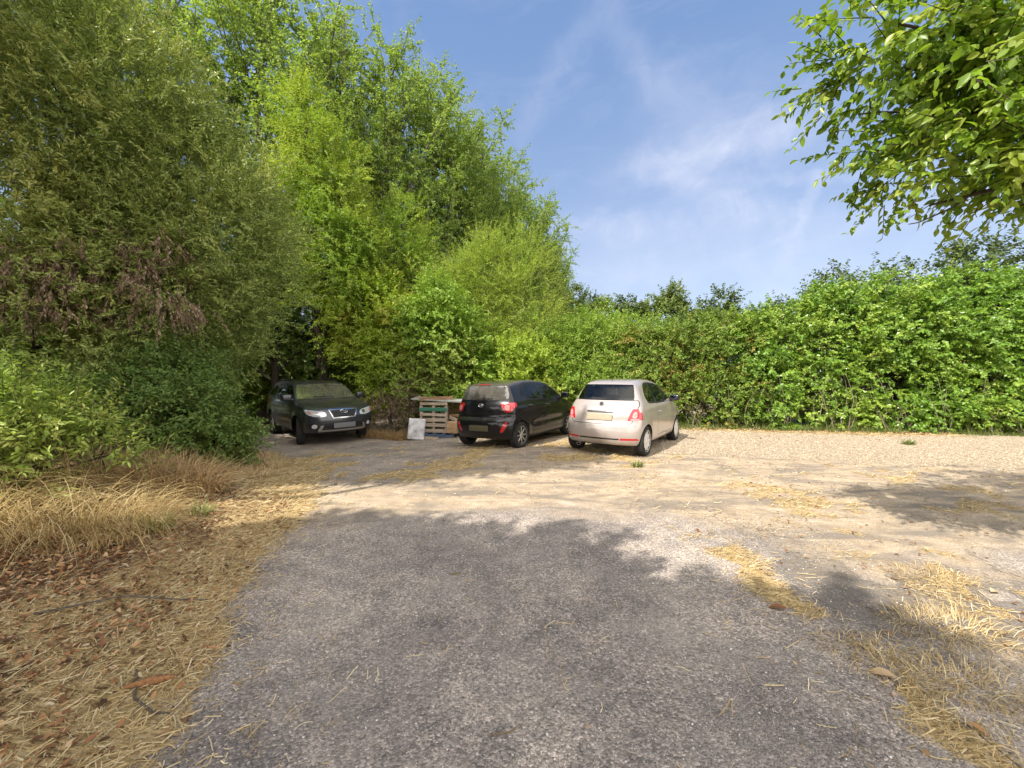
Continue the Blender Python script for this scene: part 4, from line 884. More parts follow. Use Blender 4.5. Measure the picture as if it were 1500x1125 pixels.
class Car:
    def __init__(s, side, half_w, sec, plan, bow, axles, arch_r, wheel_z, k=.07, crown=.035, zc=.72, xa=-1.0, xb=1.1, flare=.012, creases=()):
        s.side = chaikin(side, 2); s.hw = half_w; s.sec = np.array(sec, float); s.plan = np.array(plan, float); s.bow = bow
        s.ax = axles; s.ar = arch_r; s.wz = wheel_z; s.k = k; s.crown = crown; s.flare = flare; s.creases = creases
        s.xmin, s.xmax = s.side[:, 0].min(), s.side[:, 0].max()
        s.make(zc, xa, xb)
    def W(s, x, z):
        # smooth interpolation of the section (height) and plan (length) factors
        def sm(v, X, Y):
            e = .06
            return (np.interp(v - e, X, Y) + np.interp(v, X, Y) * 2 + np.interp(v + e, X, Y)) / 4
        w = s.hw * sm(z, s.sec[:, 0], s.sec[:, 1]) * sm(x, s.plan[:, 0], s.plan[:, 1])
        for a in s.ax:
            r = np.hypot(x - a, z - s.wz); w = w + s.flare * np.exp(-((r - s.ar) / .07) ** 2)
        for (z0, amp, wid, x0, x1) in s.creases:
            w = w + amp * np.exp(-((z - z0 - .02 * x) / wid) ** 2) * sstep(x, x0, x0 + .3) * (1 - sstep(x, x1 - .3, x1))
        return w
    def F(s, p):
        x, y, z = p[..., 0], np.abs(p[..., 1]), p[..., 2]
        u = np.clip(y / s.hw, 0, 1.3)
        bf, br = s.bow
        xx = x + bf * u ** 2.4 * sstep(x, .2, s.xmax - .1) - br * u ** 2.6 * (1 - sstep(x, s.xmin + .15, -.3))
        zz = z + s.crown * u ** 2 * sstep(z, .8, 1.3)
        return smax(sd_poly(xx, zz, s.side), y - s.W(x, z), s.k)
    def make(s, zc, xa, xb):
        nt, nx, ne = 132, 64, 24
        th = np.linspace(0, 2 * np.pi, nt, endpoint=False); O = []; D = []; rows = 0
        def row(xc, cphi, sphi):
            O.append(np.tile([xc, 0, zc], (nt, 1))); D.append(np.stack([np.full(nt, cphi), np.cos(th) * sphi, np.sin(th) * sphi], -1))
        for i in range(ne):
            a = np.pi / 2 * (i + .35) / ne; row(xa, -math.cos(a), math.sin(a))
        for i in range(nx): row(xa + (xb - xa) * i / (nx - 1), 0, 1)
        for i in range(ne)[::-1]:
            a = np.pi / 2 * (i + .35) / ne; row(xb, math.cos(a), math.sin(a))
        O = np.concatenate(O); D = np.concatenate(D); lo = np.zeros(len(O)); hi = np.full(len(O), 2.5)
        for _ in range(22):
            mid = (lo + hi) / 2; f = s.F(O + D * mid[:, None]); lo = np.where(f < 0, mid, lo); hi = np.where(f < 0, hi, mid)
        V = O + D * lo[:, None]; nr = len(V) // nt
        bm = bmesh.new(); vs = [bm.verts.new(v) for v in V]
        for i in range(nr - 1):
            for j in range(nt):
                a, b = i * nt + j, i * nt + (j + 1) % nt
                bm.faces.new((vs[a], vs[b], vs[b + nt], vs[a + nt]))
        bm.faces.new([vs[j] for j in range(nt)][::-1]); bm.faces.new([vs[(nr - 1) * nt + j] for j in range(nt)])
        bmesh.ops.recalc_face_normals(bm, faces=list(bm.faces))
        s.bm = bm; s.lay = bm.faces.layers.int.new('pid'); s.names = {0: None}
    def surf_y(s, x, z, side=1):
        lo, hi = 0., 1.5
        for _ in range(24):
            m = (lo + hi) / 2
            if s.F(np.array([[x, m, z]]))[0] < 0: lo = m
            else: hi = m
        return side * lo
    def surf_x(s, y, z, end):
        lo, hi = 0., 3.
        for _ in range(26):
            m = (lo + hi) / 2
            if s.F(np.array([[end * m, y, z]]))[0] < 0: lo = m
            else: hi = m
        return end * lo
    def region(s, pid, poly, proj, where, only=None):
        """cut the outline into the shell seen along proj ('y': x,z  'x': y,z  'z': x,y) and mark the faces inside with pid"""
        bm = s.bm; poly = [tuple(p) for p in poly]
        ia, ib, ic = {'y': (0, 2, 1), 'x': (1, 2, 0), 'z': (0, 1, 2)}[proj]
        lo0 = min(p[0] for p in poly) - .15; hi0 = max(p[0] for p in poly) + .15; lo1 = min(p[1] for p in poly) - .15; hi1 = max(p[1] for p in poly) + .15
        cand = set()
        for f in bm.faces:
            c = f.calc_center_median()
            if f[s.lay] < 9990 and lo0 < c[ia] < hi0 and lo1 < c[ib] < hi1 and where(c, f.normal): cand.add(f)
        for i in range(len(poly)):
            a, b = poly[i], poly[(i + 1) % len(poly)]
            e = (b[0] - a[0], b[1] - a[1])
            if math.hypot(*e) < 1e-5: continue
            no = [0, 0, 0]; no[ia] = e[1]; no[ib] = -e[0]; co = [0, 0, 0]; co[ia] = a[0]; co[ib] = a[1]
            x0, x1 = min(a[0], b[0]) - .002, max(a[0], b[0]) + .002; y0, y1 = min(a[1], b[1]) - .002, max(a[1], b[1]) + .002
            sub = []
            for f in cand:
                q = [(v.co[ia], v.co[ib]) for v in f.verts]
                if max(p[0] for p in q) < x0 or min(p[0] for p in q) > x1 or max(p[1] for p in q) < y0 or min(p[1] for p in q) > y1: continue
                sub.append(f)
            if not sub: continue
            ed = {x for f in sub for x in f.edges}; ve = {x for f in sub for x in f.verts}
            r = bmesh.ops.bisect_plane(bm, geom=sub + list(ed) + list(ve), dist=1e-5, plane_co=co, plane_no=no)
            cand = {f for f in cand if f.is_valid} | {g for g in r['geom'] if isinstance(g, bmesh.types.BMFace) and g.is_valid}
        for f in cand:
            if not f.is_valid: continue
            c = f.calc_center_median()
            if where(c, f.normal) and in_poly(c[ia], c[ib], poly) and (only is None or f[s.lay] in only): f[s.lay] = pid
    def arches(s):
        for a in s.ax:
            poly = [(a + s.ar * math.cos(t), s.wz + s.ar * math.sin(t)) for t in np.linspace(0, 2 * np.pi, 36, endpoint=False)]
            for sd in (1, -1):
                s.region(9999, poly, 'y', lambda c, n, sd=sd: c.y * sd > .48)
        bm = s.bm
        bmesh.ops.delete(bm, geom=[f for f in bm.faces if f[s.lay] == 9999], context='FACES')
        bd = [e for e in bm.edges if e.is_boundary]
        for e in bd:
            v0, v1 = e.verts; sd = 1 if v0.co.y > 0 else -1
            q = []
            for v in (v1, v0):
                q.append(bm.verts.new((v.co.x, sd * .46, v.co.z)))
            f = bm.faces.new((v0, v1, q[0], q[1])); f[s.lay] = 9990 + (v0.co.x > 0) * 2 + (v0.co.y > 0)
    def split(s, parent, mats, body_mats, names):
        """mats: pid -> (part name, material, parent part key or None); ids listed in body_mats stay in the body"""
        bm = s.bm; bm.verts.ensure_lookup_table(); bm.verts.index_update()
        V = np.array([v.co for v in bm.verts]); e = 1e-3
        N = np.stack([s.F(V + np.eye(3)[i] * e) - s.F(V - np.eye(3)[i] * e) for i in range(3)], -1); N = norm(N)
        groups = {}
        for f in bm.faces: groups.setdefault(f[s.lay], []).append([v.index for v in f.verts])
        objs = {}
        def build(name, fl, mts, mi):
            u = sorted({i for f in fl for i in f}); mp = {k: j for j, k in enumerate(u)}
            me = bpy.data.meshes.new(name); me.from_pydata([tuple(V[i]) for i in u], [], [[mp[i] for i in f] for f in fl])
            for m in mts: me.materials.append(m)
            me.polygons.foreach_set('material_index', np.array(mi, dtype=np.int32)); me.polygons.foreach_set('use_smooth', np.ones(len(fl), dtype=bool)); me.update()
            me.normals_split_custom_set_from_vertices([tuple(N[i]) for i in u])
            return link(name, me, parent)
        fl = []; mi = []; ml = list(dict.fromkeys([body_mats[0]] + list(body_mats.values())))
        for pid, m in body_mats.items():
            for f in groups.pop(pid, []): fl.append(f); mi.append(ml.index(m))
        objs['body'] = build('body', fl, ml, mi)
        for pid, g in groups.items():
            nm, m = names[pid][:2]; objs[pid] = build(nm, g, [m], [0] * len(g))
        for pid in groups:
            if len(names[pid]) > 2 and names[pid][2] in objs:
                objs[pid].parent = objs[names[pid][2]]
        return objs

def wheel(car, x, y, rad, wid, rim_r, spokes, mat, steer=0, style='alloy'):
    sd = 1 if y > 0 else -1
    g = Geo(); h = wid / 2
    g.lathe([(rim_r * .97, -h * .5), (rim_r * 1.0, h * .80), (rim_r * 1.03, h * .88), (rim_r * .93, h * .9), (rim_r * .90, h * .55), (rim_r * .3, h * .42), (.0001, h * .42)], 40, mi=1)
    g.lathe([(rim_r * .91, h * .80), (rim_r * 1.04, h * .93), (rim_r * 1.05, h * .80)], 40)
    for i in range(spokes):
        a = 2 * math.pi * i / spokes; M = Matrix.Rotation(a, 3, 'Y')
        if style == 'split':
            for o in (-.13, .13):
                g.box(tuple(Matrix.Rotation(a + o, 3, 'Y') @ Vector((rim_r * .58, h * .74, 0))), (rim_r * .72, h * .22, rim_r * .09), Matrix.Rotation(a + o, 3, 'Y'), .006)
        else:
            g.box(tuple(M @ Vector((rim_r * .56, h * .74, 0))), (rim_r * .78, h * .22, rim_r * (.15 if style == 'alloy' else .25)), M, .008)
    g.lathe([(.0001, h * .98), (rim_r * .17, h * .95), (rim_r * .24, h * .84), (rim_r * .26, h * .6)], 24)
    if style == 'retro': g.lathe([(rim_r * .62, h * .80), (rim_r * .70, h * .90), (rim_r * .78, h * .82)], 36)
    w = g.build('wheel', [mat, M_DARK], car)
    t = Geo(); b = rad
    prof = [(rim_r * 1.0, -h * .8), (rim_r * 1.06, -h * .95), ((b + rim_r) / 2, -h * 1.04), (b * .955, -h * .94), (b * .99, -h * .75), (b, -h * .5), (b, -h * .28), (b * .985, -h * .26), (b * .985, -h * .20), (b, -h * .18), (b, h * .18), (b * .985, h * .20), (b * .985, h * .26), (b, h * .28), (b, h * .5), (b * .99, h * .75), (b * .955, h * .94), ((b + rim_r) / 2, h * 1.04), (rim_r * 1.06, h * .95), (rim_r * 1.0, h * .8)]
    t.lathe(prof, 48); ty = t.build('tyre', M_TYRE, w, 30)
    w.location = (x, y, rad - .004); w.rotation_euler = (0, 0, (0 if sd > 0 else math.pi) + steer)
    return w
def part(car, name, mat, fn, parent=None, loc=None, rot=None):
    g = Geo(); fn(g); o = g.build(name, mat, parent or car)
    if loc is not None: o.location = loc
    if rot is not None: o.rotation_euler = rot
    return o
def seats(car, rows, zs, ww, ivory=False, zt=1.18):
    for x in rows:
        for y in (-ww, ww):
            s = part(car, 'seat', M_SEAT, lambda g: (g.box((x + .22, y, zs), (.48, .46, .16), bev=.05), g.box((x - .06, y, zs + .32), (.14, .44, .60), Matrix.Rotation(R(-12), 3, 'Y'), .05)))
            part(car, 'head_restraint', M_IVORY if ivory and x == rows[0] else M_SEAT, lambda g: g.box((x - .14, y, zt), (.10, .25, .17), Matrix.Rotation(R(-8), 3, 'Y'), .04), s)
def dash(car, x, y, z, w):
    d = part(car, 'dashboard', M_TRIM, lambda g: g.box((x, 0, z), (.42, w, .22), bev=.06))
    def st(g):
        pts = [(x - .30 + .05 * math.sin(a), y + .18 * math.cos(a), z + .06 + .17 * math.sin(a)) for a in np.linspace(0, 2 * np.pi, 25)]
        g.tube(pts, .014, 6); g.box((x - .29, y, z + .06), (.04, .30, .05))
    part(car, 'steering_wheel', M_TRIM, st, d)
def mirror(car, x, y, z, sd, mat, sc=1.0):
    m = part(car, 'wing_mirror', mat, lambda g: (g.box((0, sd * .115 * sc, .03), (.13 * sc, .21 * sc, .15 * sc), bev=.045 * sc), g.box((.0, sd * .0, -.03), (.07, .10, .05), bev=.015)), loc=(x, y, z))
    part(car, 'mirror_glass', M_MIRR, lambda g: g.box((-.067 * sc, sd * .12 * sc, .03), (.006, .16 * sc, .105 * sc), bev=.002), m)
def handle(car, door, c, x, z, sd, mat, L=.2):
    y = c.surf_y(x, z, sd)
    part(car, 'handle', mat, lambda g: g.tube([(x - L / 2, y - sd * .005, z), (x - L / 2 + .02, y + sd * .025, z), (x, y + sd * .03, z), (x + L / 2 - .02, y + sd * .025, z), (x + L / 2, y - sd * .005, z)], [.011, .014, .015, .014, .011], 8), door)
def oval_h(g, w, h, th):          # an oval ring around a slanted letter with a crossbar, in the y,z plane
    g.tube([(0, w * math.cos(a), h * math.sin(a)) for a in np.linspace(0, 2 * np.pi, 33)], th, 6, cap=False)
    for s in (-1, 1): g.tube([(0, s * w * .42 - .12 * w, -h * .72), (0, s * w * .42 + .12 * w, h * .72)], th * 1.1, 6)
    g.tube([(0, -w * .42, -h * .06), (0, w * .42, h * .06)], th, 6)

LEFT = lambda c, n: c.y > .2 and n.y > .2
RIGHT = lambda c, n: c.y < -.2 and n.y < -.2
def both(c, pid, poly, th=.2, only=None, x0=-9, x1=9):
    c.region(pid, poly, 'y', lambda q, n: q.y > .25 and n.y > th and x0 < q.x < x1, only)
    c.region(pid + 500, poly, 'y', lambda q, n: q.y < -.25 and n.y < -th and x0 < q.x < x1, only and tuple(o + 500 if o else 0 for o in only))
def under(c, z):
    bm = c.bm; bmesh.ops.bisect_plane(bm, geom=list(bm.faces) + list(bm.edges) + list(bm.verts), dist=1e-5, plane_co=(0, 0, z), plane_no=(0, 0, 1))
    for f in bm.faces:
        if f[c.lay] == 0 and f.calc_center_median().z < z: f[c.lay] = 9997
def mirror_poly(p): return [(-y, z) for y, z in p][::-1]

# ---------------------------------------------------------------- pale pink hatchback
def pink_car():
    side = [(1.55, .20), (1.78, .27), (1.845, .42), (1.84, .58), (1.77, .72), (1.62, .83), (1.35, .93), (1.02, 1.005), (.90, 1.03), (.72, 1.17), (.46, 1.36), (.28, 1.43), (.0, 1.482), (-.4, 1.502), (-.85, 1.485), (-1.12, 1.445), (-1.22, 1.39), (-1.36, 1.20), (-1.47, 1.045), (-1.58, .92), (-1.635, .80), (-1.655, .68), (-1.70, .62), (-1.725, .50), (-1.715, .36), (-1.67, .24), (-1.55, .19), (-.5, .17), (.6, .17)]
    c = Car(side, .8135, [(.15, .90), (.3, .955), (.5, .99), (.68, 1.0), (.85, .985), (.99, .94), (1.2, .80), (1.36, .70), (1.46, .635), (1.6, .56)],
            [(-1.8, .90), (-1.45, .955), (-1.15, .985), (-.6, 1), (.6, 1), (1.15, .975), (1.5, .92), (1.9, .84)], (.30, .20), (-1.15, 1.15), .325, .295, k=.11, crown=.03, zc=.72, xa=-.95, xb=1.05, creases=((.93, .012, .05, -1.3, 1.3),))
    c.arches(); under(c, .235)
    # glass
    rw = chaikin([(-.57, 1.085), (.57, 1.085), (.605, 1.10), (.52, 1.375), (.48, 1.39), (-.48, 1.39), (-.52, 1.375), (-.605, 1.10)], 1)
    c.region(10, rw, 'x', lambda q, n: q.x < -.9 and n.x < -.2)
    ws = chaikin([(-.66, 1.02), (.66, 1.02), (.69, 1.04), (.535, 1.385), (.48, 1.40), (-.48, 1.40), (-.535, 1.385), (-.69, 1.04)], 1)
    c.region(11, ws, 'x', lambda q, n: q.x > .2 and n.x > .2)
    dw = [(.66, 1.035), (.60, 1.09), (.33, 1.335), (.26, 1.362), (-.36, 1.40), (-.38, 1.395), (-.38, 1.02), (-.36, 1.015)]
    qw = [(-.46, 1.02), (-.46, 1.392), (-.68, 1.378), (-.77, 1.34), (-.89, 1.19), (-.91, 1.10), (-.87, 1.045)]
    both(c, 1, offset_poly(chaikin([(.72, 1.0), (.30, 1.375), (-.42, 1.435), (-.73, 1.41), (-.94, 1.20), (-.97, 1.04), (-.82, .99)], 2), 0), .1)
    both(c, 12, chaikin(dw, 1), .1); both(c, 13, chaikin(qw, 1), .1)
    # door
    dp = [(.86, .99), (.84, .55), (.74, .33), (-.42, .33), (-.46, .45), (-.46, .99)]
    both(c, 2, offset_poly(dp, .007), .25, (0,)); both(c, 14, offset_poly(dp, -.003), .25, (0, 2))
    # rear end
    back = lambda q, n: q.x < -1.05
    hp = [(-.70, .985), (-.62, .66), (-.55, .635), (.55, .635), (.62, .66), (.70, .985), (.68, 1.05), (.66, 1.08), (-.66, 1.08), (-.68, 1.05)]
    c.region(3, offset_poly(hp, .008), 'x', lambda q, n: q.x < -1.2 and n.x < -.15, (0,)); c.region(15, offset_poly(hp, -.003), 'x', lambda q, n: q.x < -1.2 and n.x < -.15, (0, 3))
    for k, sg in ((16, 1), (17, -1)):
        tl = [(.545, .71), (.555, .70), (.77, .715), (.80, .74), (.785, .90), (.765, .925), (.63, .93), (.605, .915)]
        ti = [(.615, .755), (.71, .755), (.70, .875), (.645, .875)]
        tw = [(.60, .715), (.74, .718), (.735, .742), (.605, .740)]
        mp = (lambda p: p) if sg > 0 else mirror_poly
        lt = lambda q, n: q.x < -1.40 and n.x < -.12
        c.region(k, chaikin(mp(tl), 1), 'x', lt); c.region(k + 10, chaikin(mp(ti), 1), 'x', lt); c.region(k + 30, mp(tw), 'x', lt)
        fg = [(.42, .33), (.74, .335), (.72, .375), (.44, .372)]
        c.region(k + 20, mp(fg), 'x', back)
    c.region(4, [(-.40, .335), (.40, .335), (.42, .365), (-.42, .365)], 'x', back)
    # front lamps, intake
    front = lambda q, n: q.x > 1.2
    for k, sg in ((60, 1), (61, -1)):
        mp = (lambda p: p) if sg > 0 else mirror_poly
        c.region(k, mp([(.56 + .11 * math.cos(a), .70 + .11 * math.sin(a)) for a in np.linspace(0, 6.283, 20, endpoint=False)]), 'x', front)
        c.region(k + 2, mp([(.55 + .055 * math.cos(a), .50 + .055 * math.sin(a)) for a in np.linspace(0, 6.283, 14, endpoint=False)]), 'x', front)
    c.region(64, chaikin([(-.42, .28), (.42, .28), (.38, .38), (-.38, .38)], 1), 'x', front)
    car = empty('parked_car', (0, 0, 0), label='small rounded pale pink hatchback parked at the right end with its rear to the drive', cat='car')
    nm = {10: ('rear_window', G_REAR), 11: ('windscreen', G_CLEAR), 12: ('side_window', G_CLEAR), 512: ('side_window', G_CLEAR), 13: ('side_window', G_DARK), 513: ('side_window', G_DARK), 14: ('door', P_PINK), 514: ('door', P_PINK), 15: ('tailgate', P_PINK),
          16: ('tail_light', M_RED), 17: ('tail_light', M_RED), 26: ('lens', M_REDL, 16), 27: ('lens', M_REDL, 17), 46: ('reversing_lens', M_REDL, 16), 47: ('reversing_lens', M_REDL, 17), 36: ('rear_reflector', M_RED), 37: ('rear_reflector', M_RED),
          60: ('headlight', M_WLENS), 61: ('headlight', M_WLENS), 62: ('fog_light', M_WLENS), 63: ('fog_light', M_WLENS), 64: ('intake', M_TRIM), 9997: ('underside', M_DARK), **{9990 + i: ('wheel_arch', M_DARK) for i in range(4)}}
    ob = c.split(car, None, {0: P_PINK, 1: M_TRIM, 501: M_TRIM, 2: M_GAP, 502: M_GAP, 3: M_GAP, 4: M_GAP}, nm)
    ob[10]['label'] = 'dark tinted rear window with a pale head restraint behind it'
    tg = ob[15]
    xr = lambda y, z: c.surf_x(y, z, -1)
    part(car, 'number_plate', M_PLATEB, lambda g: g.box((xr(0, .765) - .012, 0, .765), (.014, .53, .125), Matrix.Rotation(R(7), 3, 'Y'), .004), tg)
    part(car, 'handle', M_CHROME, lambda g: (g.tube([(xr(y, .868) - .012, y, .868) for y in np.linspace(-.27, .27, 9)], [.012] + [.02] * 7 + [.012], 10)), tg)
    def badge(g):
        M = Matrix.Translation((xr(0, 1.01) - .018, 0, 1.01)) @ Matrix.Rotation(R(22), 4, 'Y') @ Matrix.Rotation(R(90), 4, 'Z')
        g.lathe([(.0001, .012), (.028, .012), (.032, .004)], 24, M, 1); g.lathe([(.032, .0), (.034, .014), (.042, .014), (.045, .0)], 28, M, 0)
    part(car, 'emblem', [M_CHROME, M_TRIM], badge, tg)
    part(car, 'wiper', M_TRIM, lambda g: (g.tube([(xr(y, 1.105 + .01 * (y < .2)) - .02, y, 1.105 + .02 * (.28 - y)) for y in np.linspace(-.06, .42, 7)], [.014] + [.010] * 6, 6)), ob[10])
    part(car, 'exhaust_pipe', M_CHROME, lambda g: g.lathe([(.030, -.12), (.030, .0), (.024, .0), (.024, -.1)], 20, Matrix.Translation((-1.69, .42, .205)) @ Matrix.Rotation(R(90), 4, 'Z') @ Matrix.Scale(1.5, 4, (1, 0, 0))))
    part(car, 'aerial', M_TRIM, lambda g: g.tube([(-.95, 0, 1.47), (-1.03, 0, 1.56)], [.008, .004], 6))
    for sd, d in ((1, ob[14]), (-1, ob[514])):
        handle(car, d, c, -.25, .82, sd, M_CHROME, .15); mirror(car, .66, c.surf_y(.66, 1.0, sd), 1.03, sd, P_PINK if sd > 0 else M_TRIM, .95)
    seats(car, (.05, -.75), .50, .34, True, 1.20); dash(car, .78, -.34, .92, 1.2)
    for x in (-1.15, 1.15):
        for sd in (1, -1): wheel(car, x, sd * .700, .293, .195, .205, 10, M_WHITEW, 0, 'retro')
    return car

# ---------------------------------------------------------------- black hatchback
def black_car():
    side = [(1.62, .19), (1.86, .27), (1.945, .42), (1.95, .56), (1.90, .70), (1.74, .83), (1.45, .94), (1.15, 1.01), (1.03, 1.04), (.78, 1.20), (.45, 1.395), (.25, 1.455), (-.1, 1.50), (-.6, 1.515), (-1.1, 1.475), (-1.36, 1.435), (-1.43, 1.41), (-1.47, 1.30), (-1.545, 1.07), (-1.60, .97), (-1.62, .86), (-1.61, .72), (-1.66, .665), (-1.705, .60), (-1.715, .45), (-1.67, .28), (-1.56, .20), (-.5, .17), (.7, .17)]
    c = Car(side, .83, [(.15, .90), (.3, .955), (.5, .985), (.70, 1.0), (.88, .985), (1.02, .945), (1.2, .85), (1.38, .745), (1.48, .68), (1.6, .62)],
            [(-1.8, .93), (-1.5, .965), (-1.19, .985), (-.6, 1), (.6, 1), (1.2, .975), (1.6, .91), (2.0, .82)], (.32, .17), (-1.19, 1.19), .33, .293, k=.08, crown=.03, zc=.74, xa=-.95, xb=1.15, creases=((.90, .016, .045, -1.5, .9), (.52, -.014, .06, -.8, .9)))
    c.arches(); under(c, .235)
    rw = chaikin([(-.58, 1.085), (.58, 1.085), (.665, 1.12), (.575, 1.375), (.52, 1.395), (-.52, 1.395), (-.575, 1.375), (-.665, 1.12)], 2)
    c.region(10, rw, 'x', lambda q, n: q.x < -1.0 and n.x < -.25)
    ws = chaikin([(-.68, 1.04), (.68, 1.04), (.71, 1.06), (.575, 1.41), (.52, 1.425), (-.52, 1.425), (-.575, 1.41), (-.71, 1.06)], 1)
    c.region(11, ws, 'x', lambda q, n: q.x > .2 and n.x > .2)
    both(c, 1, [(.92, 1.02), (.60, 1.23), (.30, 1.40), (.0, 1.44), (-.4, 1.455), (-.82, 1.43), (-1.0, 1.36), (-1.12, 1.27), (-1.22, 1.16), (-1.18, 1.135), (-.80, 1.045)], .1)
    both(c, 12, chaikin([(.82, 1.04), (.32, 1.365), (.24, 1.39), (-.10, 1.415), (-.13, 1.41), (-.13, 1.05), (-.1, 1.04)], 1), .1)
    both(c, 13, chaikin([(-.21, 1.05), (-.21, 1.42), (-.72, 1.40), (-.80, 1.37), (-.88, 1.11), (-.80, 1.075)], 1), .1)
    both(c, 18, chaikin([(-.86, 1.13), (-.83, 1.37), (-1.0, 1.29), (-1.13, 1.17), (-1.08, 1.15)], 1), .1)
    d1 = [(.96, 1.01), (.93, .55), (.83, .34), (-.16, .34), (-.16, 1.02)]; d2 = [(-.16, 1.03), (-.16, .34), (-.72, .34), (-.80, .50), (-.94, .72), (-.98, 1.10)]
    for d, a, b in ((d1, 2, 14), (d2, 2, 19)):
        both(c, a, offset_poly(d, .006), .25, (0,)); both(c, b, offset_poly(d, -.004), .25, (0, 2))
    back = lambda q, n: q.x < -1.1 and n.x < -.02
    hp = [(-.72, 1.03), (-.62, .70), (-.50, .675), (.50, .675), (.62, .70), (.72, 1.03), (.70, 1.08), (-.70, 1.08)]
    c.region(3, offset_poly(hp, .008), 'x', lambda q, n: q.x < -1.2 and n.x < -.2, (0,)); c.region(15, offset_poly(hp, -.003), 'x', lambda q, n: q.x < -1.2 and n.x < -.2, (0, 3))
    for k, sg in ((16, 1), (17, -1)):
        mp = (lambda p: p) if sg > 0 else mirror_poly
        c.region(k, chaikin(mp([(.50, .99), (.58, .83), (.70, .805), (.755, .84), (.80, .965), (.79, 1.02), (.60, 1.02), (.52, 1.02)]), 1), 'x', lambda q, n: -1.7 < q.x < -1.30 and n.x < -.05)
        c.region(k + 10, chaikin(mp([(.575, .965), (.62, .86), (.69, .845), (.71, .90), (.70, .965)]), 1), 'x', lambda q, n: -1.7 < q.x < -1.30 and n.x < -.05)
        c.region(k + 20, chaikin(mp([(.52, .37), (.62, .41), (.70, .58), (.68, .61), (.62, .60), (.55, .46)]), 1), 'x', back)
    c.region(4, [(-.46, .26), (.46, .26), (.62, .64), (-.62, .64)], 'x', back, (0,))
    front = lambda q, n: q.x > 1.2
    for k, sg in ((60, 1), (61, -1)):
        mp = (lambda p: p) if sg > 0 else mirror_poly
        c.region(k, chaikin(mp([(.46, .66), (.72, .74), (.74, .90), (.66, .86), (.46, .76)]), 1), 'x', front)
    c.region(64, chaikin([(-.46, .30), (.46, .30), (.40, .52), (-.40, .52)], 1), 'x', front)
    car = empty('parked_car', (0, 0, 0), label='glossy black five door hatchback parked between the pallets and the pale pink car', cat='car')
    nm = {10: ('rear_window', G_GREYED), 11: ('windscreen', G_CLEAR), 12: ('side_window', G_CLEAR), 512: ('side_window', G_CLEAR), 13: ('side_window', G_CLEAR), 513: ('side_window', G_CLEAR), 18: ('quarter_window', G_CLEAR), 518: ('quarter_window', G_CLEAR),
          14: ('door', P_BLACK), 514: ('door', P_BLACK), 19: ('door', P_BLACK), 519: ('door', P_BLACK), 15: ('tailgate', P_BLACK), 16: ('tail_light', M_RED), 17: ('tail_light', M_RED), 26: ('lens', M_REDL, 16), 27: ('lens', M_REDL, 17),
          36: ('rear_reflector', M_RED), 37: ('rear_reflector', M_RED), 4: ('rear_bumper_insert', P_BLACK), 60: ('headlight', M_WLENS), 61: ('headlight', M_WLENS), 64: ('intake', M_TRIM), 9997: ('underside', M_DARK), **{9990 + i: ('wheel_arch', M_DARK) for i in range(4)}}
    ob = c.split(car, None, {0: P_BLACK, 1: M_TRIM, 501: M_TRIM, 2: M_GAP, 502: M_GAP, 3: M_GAP}, nm)
    xr = lambda y, z: c.surf_x(y, z, -1); tg = ob[15]
    part(car, 'number_plate', M_PLATEO, lambda g: g.box((xr(0, .47) - .010, 0, .47), (.014, .52, .125), Matrix.Rotation(R(-4), 3, 'Y'), .004))
    part(car, 'emblem', M_CHROME, lambda g: oval_h(g, .066, .036, .007), tg, (xr(0, .965) - .008, 0, .965), (0, R(10), 0))
    part(car, 'wiper', M_TRIM, lambda g: g.tube([(xr(y, 1.11) - .018, y, 1.11 + .02 * (.2 - y)) for y in np.linspace(-.28, .12, 7)], [.008] * 6 + [.014], 6), ob[10])
    part(car, 'brake_light', M_RED, lambda g: g.box((-1.452, 0, 1.425), (.012, .32, .016), bev=.003))
    part(car, 'aerial', M_TRIM, lambda g: g.tube([(-1.10, 0, 1.48), (-1.2, 0, 1.57)], [.009, .004], 6))
    part(car, 'badge_lettering', M_CHROME, lambda g: (g.box((xr(-.44, 1.0) - .004, -.40, 1.0), (.006, .012, .035)), g.tube([(xr(-.44, 1.0) - .004, -.44, 1.0 + .0) for _ in (0, 1)] and [(xr(-.44, 1.0) - .004, -.435, .985), (xr(-.44, 1.0) - .004, -.435, 1.016)], .005, 5), g.tube([(xr(-.47, 1.0) - .004, -.475 + .013 * math.cos(a), 1.0 + .016 * math.sin(a)) for a in np.linspace(0, 6.283, 13)], .004, 5, cap=False)), tg)
    for sd, a, b in ((1, ob[14], ob[19]), (-1, ob[514], ob[519])):
        handle(car, a, c, -.02, .90, sd, P_BLACK, .18); handle(car, b, c, -.80, .925, sd, P_BLACK, .16)
        mirror(car, .84, c.surf_y(.84, 1.03, sd), 1.05, sd, P_BLACK, 1.0)
    seats(car, (.1, -.80), .50, .35, False, 1.17); dash(car, .82, -.35, .94, 1.25)
    for x in (-1.19, 1.19):
        for sd in (1, -1): wheel(car, x, sd * .715, .293, .18, .195, 8, M_SILVER)
    return car

